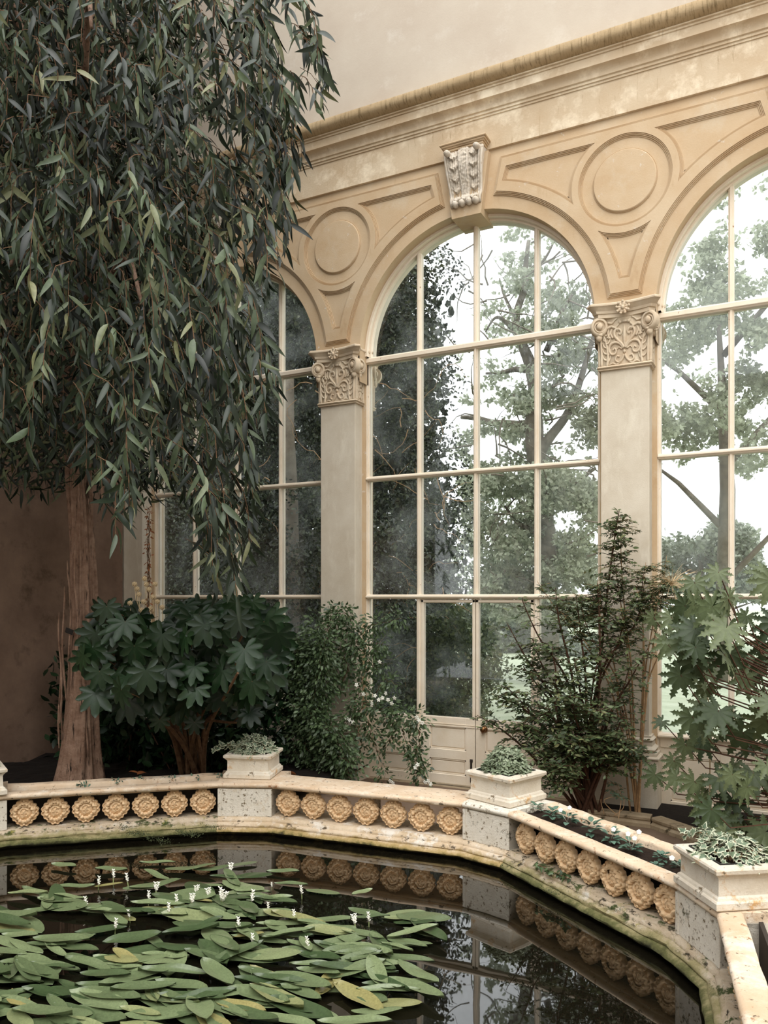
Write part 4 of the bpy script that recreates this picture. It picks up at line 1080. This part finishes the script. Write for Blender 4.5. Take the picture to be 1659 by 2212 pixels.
# ================================================================== CLIMBER, SHRUBS
def leafy(root, mat, tmpl, paths, n_, spread, size, seed, stemmat, stemr=.004, off=Vector((0,0,0)), down=.3, name='foliage'):
    """leaves strewn along world space paths; the paths are stems"""
    r_ = np.random.default_rng(seed); pos = []; ax = []; sb_ = MB()
    for P, w_ in paths:
        S = spline([tuple(p) for p in P], 6); S = [s + Vector(r_.normal(size=3)*.012) for s in S]
        sb_.tube([s - off for s in S], [stemr*(1.2 - .9*k/len(S)) for k in range(len(S))], 4, False)
        L_ = sum((S[k+1]-S[k]).length for k in range(len(S)-1)); m = int(n_*L_*w_)
        for k in range(m):
            t = r_.uniform(0, len(S)-1.001); i = int(t); p = S[i].lerp(S[i+1], t - i)
            d = r_.normal(size=3); d /= np.linalg.norm(d); rr = spread*w_**.5*r_.uniform(.15, 1)**.7
            pos.append(np.array(p - off) + d*rr*np.array([1, .7, 1])); ax.append(d + np.array([0, -.2, -down]))
    N_ = len(pos)
    o = scatter(name, tmpl[0], tmpl[1], mat, pos, frames(ax, r_.normal(size=(N_, 3))*.6 + np.array([-VIEW.x*.7, -VIEW.y*.7, .7])), r_.uniform(.6, 1.15, N_)*size, root)
    sb_.build('stem', stemmat, root); return o
cl = empty('flowering_climber', (-4.3, -.35, .12), label='leafy climber with small white flowers winding up the pilaster left of the doors', cat='climbing plant'); oc = Vector(cl.location)
def W(pts, Y): return [at(x, y, Y) for x, y in pts]
paths = [(W([(700,1690),(660,1600),(640,1500),(660,1420),(690,1350)], -.42), 2.6), (W([(730,1690),(700,1620),(680,1540),(690,1450),(700,1380)], -.45), 2.8), (W([(640,1640),(625,1540),(628,1440),(645,1400)], -.4), 2.0),
 (W([(760,1680),(720,1620),(690,1560),(650,1520)], -.5), 2.4), (W([(690,1680),(670,1560),(700,1480),(680,1400)], -.35), 2.6), (W([(750,1650),(730,1600),(700,1560)], -.55), 2.4),
 (W([(700,1400),(715,1340),(745,1325),(760,1360),(790,1420)], -.2), 1.3), (W([(720,1450),(760,1400),(785,1360),(820,1345),(868,1335)], -.2), .9), (W([(740,1480),(750,1440),(735,1380),(710,1320)], -.18), 1.0),
 (W([(750,1560),(775,1500),(790,1440),(805,1400),(830,1385)], -.2), 1.1), (W([(760,1560),(790,1520),(830,1530),(870,1545),(905,1560)], -.22), 1.4), (W([(790,1440),(815,1440),(850,1430)], -.2), .8),
 (W([(790,1550),(805,1590),(822,1640),(832,1690)], -.2), .65), (W([(830,1550),(860,1570),(885,1610),(905,1650),(915,1690)], -.2), .8), (W([(900,1560),(905,1600),(900,1640),(890,1670)], -.2), .6), (W([(850,1560),(845,1590),(835,1620)], -.2), .6),
 (W([(770,1570),(780,1600),(775,1640)], -.25), .5), (W([(810,1500),(830,1470),(860,1480)], -.18), .6)]
ov = oval(.42, 3, .2, -.12)
leafy(cl, M['climber'], ov, paths, 400, .13, .056, 5, M['twig'], .004, oc, .5)
fl_ = MB()
for k, (x, y) in enumerate([(810,1503),(818,1512),(826,1508),(838,1512),(846,1520),(852,1508),(803,1520),(833,1498),(755,1556),(762,1560),(748,1552),(905,1556),(912,1562),(900,1550),(843,1688),(849,1692),(925,1688),(930,1694),(897,1658),(902,1652),(770,1480),(785,1500),(820,1430),(918,1690)]):
    c = at(x, y, -.30) - oc; Mq = Matrix.Rotation(k*.7, 4, 'Y') @ Matrix.Rotation(R(75), 4, 'X')
    for q in range(5):
        b_ = 2*math.pi*q/5 + k; fl_.ball(c + Mq @ Vector((.013*math.cos(b_), .013*math.sin(b_), 0)), .013, .009, .003, 6, 5, Mq @ Matrix.Rotation(b_, 4, 'Z'))
fl_.build('flower', M['petal'], cl, True, label='small white five petalled flowers')

def shrub(root, base, tips, mat, tmpl, seed, leafsize, twigs=16, tl=.24, lstep=.022, stem='tan_twig', r0=.014, start=.35, flat_=.5, pad=(.1,.1)):
    r_ = np.random.default_rng(seed); pos = []; ax = []; nn = []; sb_ = MB()
    for e, dens in tips:
        e = Vector(e) - base; b0 = Vector(r_.normal(size=3)*[.05, .04, 0])
        mid = Vector((b0.x + (e.x)*.35 + r_.normal()*.06, b0.y + e.y*.3 + r_.normal()*.05, e.z*.55))
        S = spline([tuple(b0), tuple(mid), tuple(mid.lerp(e, .6) + Vector(r_.normal(size=3)*.03)), tuple(e)], 8); n = len(S)
        sb_.tube(S, [r0*(1 - .85*k/n) for k in range(n)], 5, False)
        for k in range(int(twigs*dens)):
            t = r_.uniform(start, 1)**.8; i = min(n-1, int(t*(n-1))); p = S[i]
            a = r_.uniform(0, 2*math.pi); d = Vector((math.cos(a), math.sin(a)*.6, r_.uniform(-.15, .6))).normalized(); L_ = tl*r_.uniform(.4, 1.1)*(1.15 - .5*t)
            q_ = [p + d*L_*s_ + Vector((0, 0, -.25*L_*s_*s_)) for s_ in (0, .35, .7, 1)]
            sb_.tube(q_, [.003, .0025, .002, .001], 3, False)
            m = int(L_/lstep)
            for j in range(m):
                s_ = (j + .5)/m; c = p + d*L_*s_ + Vector((0, 0, -.25*L_*s_*s_)); sd = d.cross(Vector((0, 0, 1))).normalized()*(1 if j % 2 else -1)
                v = np.array(sd + d*.55 + Vector((0, 0, -.2))) + r_.normal(size=3)*.3
                pos.append(tuple(c)); ax.append(v); nn.append(np.array([0, 0, 1.0]) + r_.normal(size=3)*flat_ + TC*.35)
    scatter('foliage', tmpl[0], tmpl[1], mat, pos, frames(ax, nn), r_.uniform(.6, 1.15, len(pos))*leafsize, root)
    sb_.build('stem', M[stem], root, True)
sh = empty('bushy_shrub', (-1.62, -.40, .07), label='bushy small leaved shrub with red brown stems in front of the right pilaster', cat='shrub'); bs = Vector(sh.location)
tips = [((1338,1100),-.45,2.6),((1290,1260),-.5,2.2),((1390,1240),-.45,1.6),((1200,1270),-.5,1.2),((1245,1290),-.5,1.5),((1125,1290),-.5,.9),((1095,1345),-.5,.8),((1150,1380),-.5,1.4),((1030,1545),-.6,1.2),((1090,1480),-.6,1.8),((1130,1440),-.55,1.6),
 ((1190,1400),-.6,1.8),((1240,1420),-.7,1.6),((1300,1400),-.6,1.2),((1360,1440),-.6,1.4),((1400,1400),-.5,1.2),((1180,1520),-.8,2.6),((1230,1500),-.9,2.4),((1280,1530),-.8,2.4),((1130,1560),-.8,2.4),((1200,1590),-.95,3.0),((1260,1590),-.9,3.0),((1310,1580),-.7,2.4),((1350,1530),-.6,1.4),
 ((1360,1600),-.7,1.8),((1160,1620),-.9,2.2),((1210,1650),-1.0,1.8),((1330,1640),-.7,1.4),((1390,1620),-.6,1.2),((1195,1690),-1.0,1.0),((1065,1500),-.6,1.0),((1350,1330),-.5,1.5)]
shrub(sh, bs, [(at(x, y, Y), d) for (x, y), Y, d in tips], M['shrub'], oval(.40, 3, .2, -.1), 9, .056, 26, .30, .021, 'dark_twig', .017, .38)
mp = empty('fine_leaved_maple', (-1.25, -.30, .07), label='slender young tree with layered lacy leaves rising above the bushy shrub', cat='tree'); bm_ = Vector(mp.location)
tips = [((1340,1112),-.4,2.6),((1325,1200),-.4,2.4),((1290,1255),-.5,2.6),((1395,1215),-.4,2.4),((1440,1200),-.35,1.8),((1375,1270),-.45,2.6),((1250,1280),-.5,1.8),((1430,1250),-.5,2.2),((1460,1300),-.5,2.0),((1340,1310),-.5,2.2),((1160,1255),-.5,1.0),((1210,1320),-.5,1.5)]
shrub(mp, bm_, [(at(x, y, Y), d) for (x, y), Y, d in tips], M['shrub'], palmate(5, .35, .17, R(200)), 11, .038, 20, .22, .020, 'tan_twig', .010, .62, .3)
sp_ = empty('pale_seedling', (-1.42, -.50, .09), label='small bright leaved seedling hanging over the kerb', cat='plant')
shrub(sp_, Vector(sp_.location), [(at(1322, 1690, -.5), 1), (at(1345, 1700, -.5), 1), (at(1315, 1705, -.52), .8), (at(1352, 1725, -.5), .6)], M['ivy'], oval(.45, 3, .2, -.1), 13, .045, 9, .10, .016, 'tan_twig', .004, .5)
sg_ = empty('dry_seed_spray', (-.62, -.45, .07), label='pale straw coloured feathery spray at the right above the jagged leaves', cat='plant'); q = MB(); r2 = np.random.default_rng(2); c0 = at(1450, 1262, -.45) - Vector(sg_.location)
q.tube([(0, 0, 0), (.0, 0, c0.z*.5), tuple(c0)], .006, 5)
for k in range(90):
    a = r2.uniform(0, 2*math.pi); d = Vector((math.cos(a), math.sin(a)*.6, r2.uniform(-.4, .9))).normalized()*r2.uniform(.12, .24)
    q.tube([c0, c0 + d*.5 + Vector((0, 0, .02)), c0 + d, c0 + d*1.12 + Vector(r2.normal(size=3)*.02)], [.0022, .0018, .0012, .0006], 3, False)
q.build('straw', M['straw'], sg_)

# ================================================================== OUTSIDE
def env_points(P, Y0, Y1, n, seed, nsc=1.0, th=0.0, flatz=1.0, dens=None):
    """points in a slab whose outline in x, z is P (taken at the slab's middle), thinned by noise into clumps"""
    r_ = random.Random(seed); xs = [p[0] for p in P]; zs = [p[1] for p in P]; out = []; t = 0
    Ym = (Y0 + Y1)/2
    while len(out) < n and t < n*14:
        t += 1; x = r_.uniform(min(xs), max(xs)); z = r_.uniform(min(zs), max(zs))
        if not inpoly(x, z, P): continue
        y = r_.uniform(Y0, Y1)
        v = noise.noise(Vector((x*nsc + seed, y*nsc*.8, z*nsc*flatz))) + .5*noise.noise(Vector((x*nsc*2.7, y*nsc*2, z*nsc*2.7*flatz)))
        if v < th: continue
        out.append((x, y, z))
    return np.array(out)
def XZ(pts, Y): return [(at(x, y, Y).x, at(x, y, Y).z) for x, y in pts]
def crown(root, P, seed, size, mat, up=.6, off=(0, 0, 0), name='foliage'):
    r_ = np.random.default_rng(seed); n = len(P)
    return scatter(name, QUAD[0], QUAD[1], mat, P - np.array(off), frames(r_.normal(size=(n, 3)), r_.normal(size=(n, 3)) + [0, -.3, up]), r_.uniform(.6, 1.2, n)*size, root, smooth=False)
ev = empty('evergreen_tree', (-7.2, 4.6, 0), label='dense dark evergreen holly outside, filling the left panes of the door window', cat='tree'); oe = tuple(ev.location)
EVP = XZ([(150,1560),(150,250),(860,250),(925,470),(990,520),(1000,580),(955,640),(985,700),(1000,800),(960,880),(1000,960),(1020,1040),(1015,1150),(1030,1220),(1020,1400),(1010,1560)], 4.2)
crown(ev, env_points([(x-.18, z) for x, z in EVP], 3.5, 5.0, 125000, 1, 1.3, -.30), 1, .058, M['ever'], .4, oe)
crown(ev, env_points([(x-.75, z-.2) for x, z in EVP], 4.8, 5.8, 32000, 2, .8, -.6), 2, .16, M['ever'], .4, oe, 'inner_foliage')
crown(ev, env_points([(x-1.7, z-.2) for x, z in EVP], 6.2, 7.6, 20000, 3, .8, -.7), 3, .26, M['ever'], .4, oe, 'back_foliage')
t = MB(); p0 = at(640, 1240, 3.2)
t.tube([at(632, 1500, 3.0) - ev.location, at(634, 1250, 3.0) - ev.location, at(628, 1060, 2.9) - ev.location, at(622, 930, 3.0) - ev.location, at(626, 820, 3.3) - ev.location], [.10, .10, .11, .10, .07], 12); t.build('trunk', M['oldwood'], ev, True)
t = MB(); r2 = np.random.default_rng(4)
for k in range(70):
    x = r2.uniform(560, 960); y = r2.uniform(800, 1450); p = at(x, y, r2.uniform(2.5, 3.0)) - ev.location; P_ = [p]; d = Vector(r2.normal(size=3)*[1, .2, 1]).normalized()
    for q in range(7): d = (d + Vector(r2.normal(size=3)*[.35, .15, .35]) + Vector((0, 0, -.06))).normalized(); P_.append(P_[-1] + d*.11)
    t.tube(P_, [.007 - .0008*q for q in range(8)], 4, False)
t.build('bare_twig', M['tan_twig'], ev)
lb_ = empty('laurel_bush', (-5.0, 3.2, 0), label='lighter green bush outside at the foot of the evergreen', cat='shrub')
crown(lb_, env_points(XZ([(925,1560),(925,1380),(960,1320),(1010,1300),(1050,1340),(1075,1400),(1085,1480),(1070,1545),(1040,1570)], 3.2), 2.6, 3.8, 9000, 6, 1.5, -.3), 6, .06, M['shrub'], .5, (-5.0, 3.2, 0))
be = empty('beech_tree', (-5.3, 12.0, .0), label='tall spreading beech outside, crooked grey limbs behind the middle panes', cat='tree'); ob = be.location
def L(pts, Y): return [at(x, y, Y) - ob for x, y in pts]
t = MB(); limbs = [([(1185,1545),(1180,1400),(1178,1250),(1170,1100),(1158,980),(1150,900)], .34, .22), ([(1150,900),(1152,840),(1140,780),(1125,740),(1118,690),(1135,600),(1140,520)], .20, .05), ([(1150,925),(1110,918),(1070,915),(1040,908),(1000,905)], .13, .05),
  ([(1145,800),(1110,795),(1085,800),(1050,805)], .09, .03), ([(1165,980),(1190,940),(1230,880),(1260,800),(1290,700)], .15, .05), ([(1180,760),(1210,690),(1240,640)], .08, .03), ([(1125,740),(1100,700),(1075,690),(1050,720)], .07, .02),
  ([(1175,1050),(1240,1040),(1290,1010)], .10, .04), ([(1150,860),(1200,830),(1220,810)], .07, .03), ([(1140,600),(1175,560),(1200,520)], .05, .02), ([(1118,690),(1090,640),(1080,600)], .05, .02), ([(1172,1150),(1120,1130),(1090,1090)], .08, .03)]
for P_, r0_, r1_ in limbs:
    S = spline([tuple(p) for p in L(P_, 12.0)], 5); S = [s + Vector((.05*noise.noise(s*1.3), .3*noise.noise(s*.7), .05*noise.noise(s*1.1))) for s in S]
    t.tube(S, [r0_ + (r1_-r0_)*k/(len(S)-1) for k in range(len(S))], 9)
r2 = np.random.default_rng(14)
for k in range(110):
    x = r2.uniform(1010, 1310); y = r2.uniform(520, 1250); p = at(x, y, r2.uniform(10.5, 13)) - ob; P_ = [p]; d = Vector((r2.normal(), r2.normal()*.3, r2.normal()*.5)).normalized()
    for q in range(6): d = (d + Vector(r2.normal(size=3)*[.3, .1, .3])).normalized(); P_.append(P_[-1] + d*.22)
    t.tube(P_, [.025 - .0035*q for q in range(7)], 4, False)
t.build('trunk', M['oldwood'], be, True)
BEP = XZ([(1035,1340),(1020,1200),(1005,1000),(1020,900),(990,800),(1040,720),(1040,640),(1090,560),(1130,500),(1200,480),(1330,500),(1400,700),(1400,1000),(1310,1080),(1300,1340)], 12)
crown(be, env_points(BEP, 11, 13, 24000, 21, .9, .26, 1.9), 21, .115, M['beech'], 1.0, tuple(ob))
BE2 = XZ([(1035,1340),(1025,1060),(1100,1030),(1200,1010),(1290,1040),(1310,1150),(1300,1340)], 12)
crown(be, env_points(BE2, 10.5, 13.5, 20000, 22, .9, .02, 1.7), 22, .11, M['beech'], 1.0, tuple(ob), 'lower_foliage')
def far_tree(P_, Y, dY, n, size, mat, lab, seed, th=-.1, tx=None, cat='tree', nsc=.4):
    P = XZ(P_, Y); o_ = empty('distant_tree', (sum(p[0] for p in P)/len(P), Y, 0), label=lab, cat=cat); oo = tuple(o_.location)
    crown(o_, env_points(P, Y-dY, Y+dY, n, seed, nsc, th, 1.5), seed, size, mat, .8, oo)
    t = MB(); zt = max(p[1] for p in P)
    t.tube([(0, 0, 0), (.1, 0, zt*.4), (-.1, 0, zt*.75)], [.25, .18, .05], 7)
    for k in range(5): t.tube([(0, 0, zt*(.2+.12*k)), ((-1)**k*1.0, 0, zt*(.3+.12*k)), ((-1)**k*1.8, .2, zt*(.36+.12*k))], [.09, .06, .02], 5)
    t.build('trunk', M['oldwood'], o_, True); return o_
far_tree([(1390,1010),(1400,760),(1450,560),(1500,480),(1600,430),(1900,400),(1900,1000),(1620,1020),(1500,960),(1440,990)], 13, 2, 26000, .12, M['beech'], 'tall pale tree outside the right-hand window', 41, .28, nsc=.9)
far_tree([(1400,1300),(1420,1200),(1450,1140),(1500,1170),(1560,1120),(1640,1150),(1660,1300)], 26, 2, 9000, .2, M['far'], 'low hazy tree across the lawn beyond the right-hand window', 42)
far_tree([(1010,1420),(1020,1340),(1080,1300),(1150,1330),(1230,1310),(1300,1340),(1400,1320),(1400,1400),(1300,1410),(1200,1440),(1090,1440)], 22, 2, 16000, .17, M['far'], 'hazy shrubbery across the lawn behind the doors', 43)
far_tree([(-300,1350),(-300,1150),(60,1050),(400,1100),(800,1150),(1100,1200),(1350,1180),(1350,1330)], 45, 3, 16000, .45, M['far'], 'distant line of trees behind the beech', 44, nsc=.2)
dr = empty('bramble_bush', (-7.0, 2.4, 0), label='tangled dark bush outside the lower left window', cat='shrub')
crown(dr, env_points(XZ([(250,1560),(250,1100),(420,1000),(700,1050),(900,1150),(920,1400),(930,1560)], 2.2), 1.5, 3.0, 24000, 51, 1.2, -.12), 51, .06, M['ever'], .4, (-7.0, 2.4, 0))
# dark undergrowth behind and under the fatsia
ug = empty('undergrowth_bush', (-5.6, -.9, .15), label='dark shadowy undergrowth behind the fatsia stems, below the left window', cat='shrub')
r2 = np.random.default_rng(77); n = 5200; P_ = []
while len(P_) < n:
    x, y, z = r2.uniform(-7.45, -4.75), r2.uniform(-1.35, -.25), r2.uniform(.12, 1.75)
    if z > 1.0 + .6*noise.noise(Vector((x*1.2, y, 3))) + .5: continue
    P_.append((x, y, z))
P_ = np.array(P_) - np.array(ug.location)
scatter('foliage', *oval(.42, 3, .2, -.12), M['fatsia'], P_, frames(r2.normal(size=(n, 3)) + [0, 0, -.4], r2.normal(size=(n, 3)) + [0, 0, .6]), r2.uniform(.08, .17, n), ug)
q = MB()
for k in range(24): q.tube([(r2.uniform(-1.7, .8), r2.uniform(-.3, .5), -.02), (r2.uniform(-1.7, .8), r2.uniform(-.3, .5), 1.2)], .008, 5)
q.build('stem', M['dark_twig'], ug)
# moss and ferny tufts on the pond stones, tiny plants in the narrow trough
def tuft(name, p, n, rad, size, mat, lab, cat, grp, seed, hz=.03, tm=None):
    r_ = np.random.default_rng(seed); P_ = r_.normal(size=(n, 3))*[rad, rad*.35, hz*.4]; P_[:, 2] = np.abs(P_[:, 2])
    o = scatter(name, *(tm or oval(.5, 3, .2, -.2)), mat, P_, frames(r_.normal(size=(n, 3)) + [0, -.3, .3], r_.normal(size=(n, 3)) + [0, -.4, .8]), r_.uniform(.5, 1.1, n)*size, None)
    o.location = p; return tag(o, lab, cat, grp, 'stuff' if cat == 'moss' else None)
M['moss'] = leafmat('moss', (.02,.030,.010), (.09,.11,.04), .7, .1)
for k, (x, y, n, lab) in enumerate([(300,1805,260,'dark moss clump on the plinth under the second medallion gap of the left run'), (262,1786,90,'small moss tuft on the left plinth ledge'), (405,1803,260,'mossy clump on the left plinth in the middle of the run'),
        (462,1790,160,'moss clump on the plinth beside the speckled pedestal'), (345,1818,160,'moss trailing down the left plinth towards the water'), (1130,1875,200,'moss on the right plinth below the pale pedestal'), (1215,1930,160,'moss on the sloping right plinth near the water')]):
    z = .15 if x < 600 else .10
    tuft('moss_clump', atz(x, y, z), n, .07, .012, M['moss'], lab, 'moss', 'moss clumps on the pond edge', 60 + k, .035)
for k, (x, y) in enumerate([(252,1688),(300,1684),(365,1681),(425,1679),(472,1676),(180,1694)]):
    tuft('trough_seedling', atz(x, y + 3, .445), 22, .03, .032, M['pansy'], ['small blue green seedling in the narrow left trough, near its left end','largest blue green seedling in the narrow left trough','small seedling in the middle of the narrow left trough','seedling in the narrow left trough, nearer the planter','seedling in the narrow left trough touching the planter','seedling at the left edge in the narrow trough'][k], 'plant', 'seedlings in the left trough', 80 + k, .03)
isp = empty('ivy_sprig', atz(1190, 1885, .17), 0, 'ivy sprig creeping over the right plinth below the third and fourth medallions', 'plant')
r2 = np.random.default_rng(6); n = 26; x_ = r2.uniform(-.12, .16, n)
P_ = np.stack([x_, -.62*x_*.95 + r2.normal(size=n)*.015 - .03, .012 + r2.uniform(0, .025, n)], 1); vs_, fs2, mi2 = ivyleaf(False)
scatter('foliage', vs_, fs2, [M['climber'], M['climber']], P_, frames(r2.normal(size=(n, 3)) + [0, -.8, -.2], r2.normal(size=(n, 3))*.4 + [0, -.3, 1]), r2.uniform(.03, .05, n), isp, mi2)
q = MB(); q.tube([(-.13, .06, .02), (-.05, 0, .03), (.05, -.06, .02), (.16, -.14, .03)], .0025, 4); q.build('stem', M['twig'], isp)
wv = empty('wall_vine', (-7.3, -.32, .2), 0, 'thin mostly bare vine with a few dry leaves climbing the far left pilaster', 'climbing plant'); ow = Vector(wv.location)
pth = [([atd(250 + 12*k + r2.uniform(-15, 15), y, 8.2) for y in (1330, 1230, 1140, 1060)], .35) for k in range(7)]
leafy(wv, M['dryleaf'], oval(.35, 3, .2, -.1), [([Vector((max(-7.45, min(-7.0, p.x)), -.22, p.z)) for p in P], w_) for P, w_ in pth], 40, .05, .05, 12, M['twig'], .005, ow, .5)
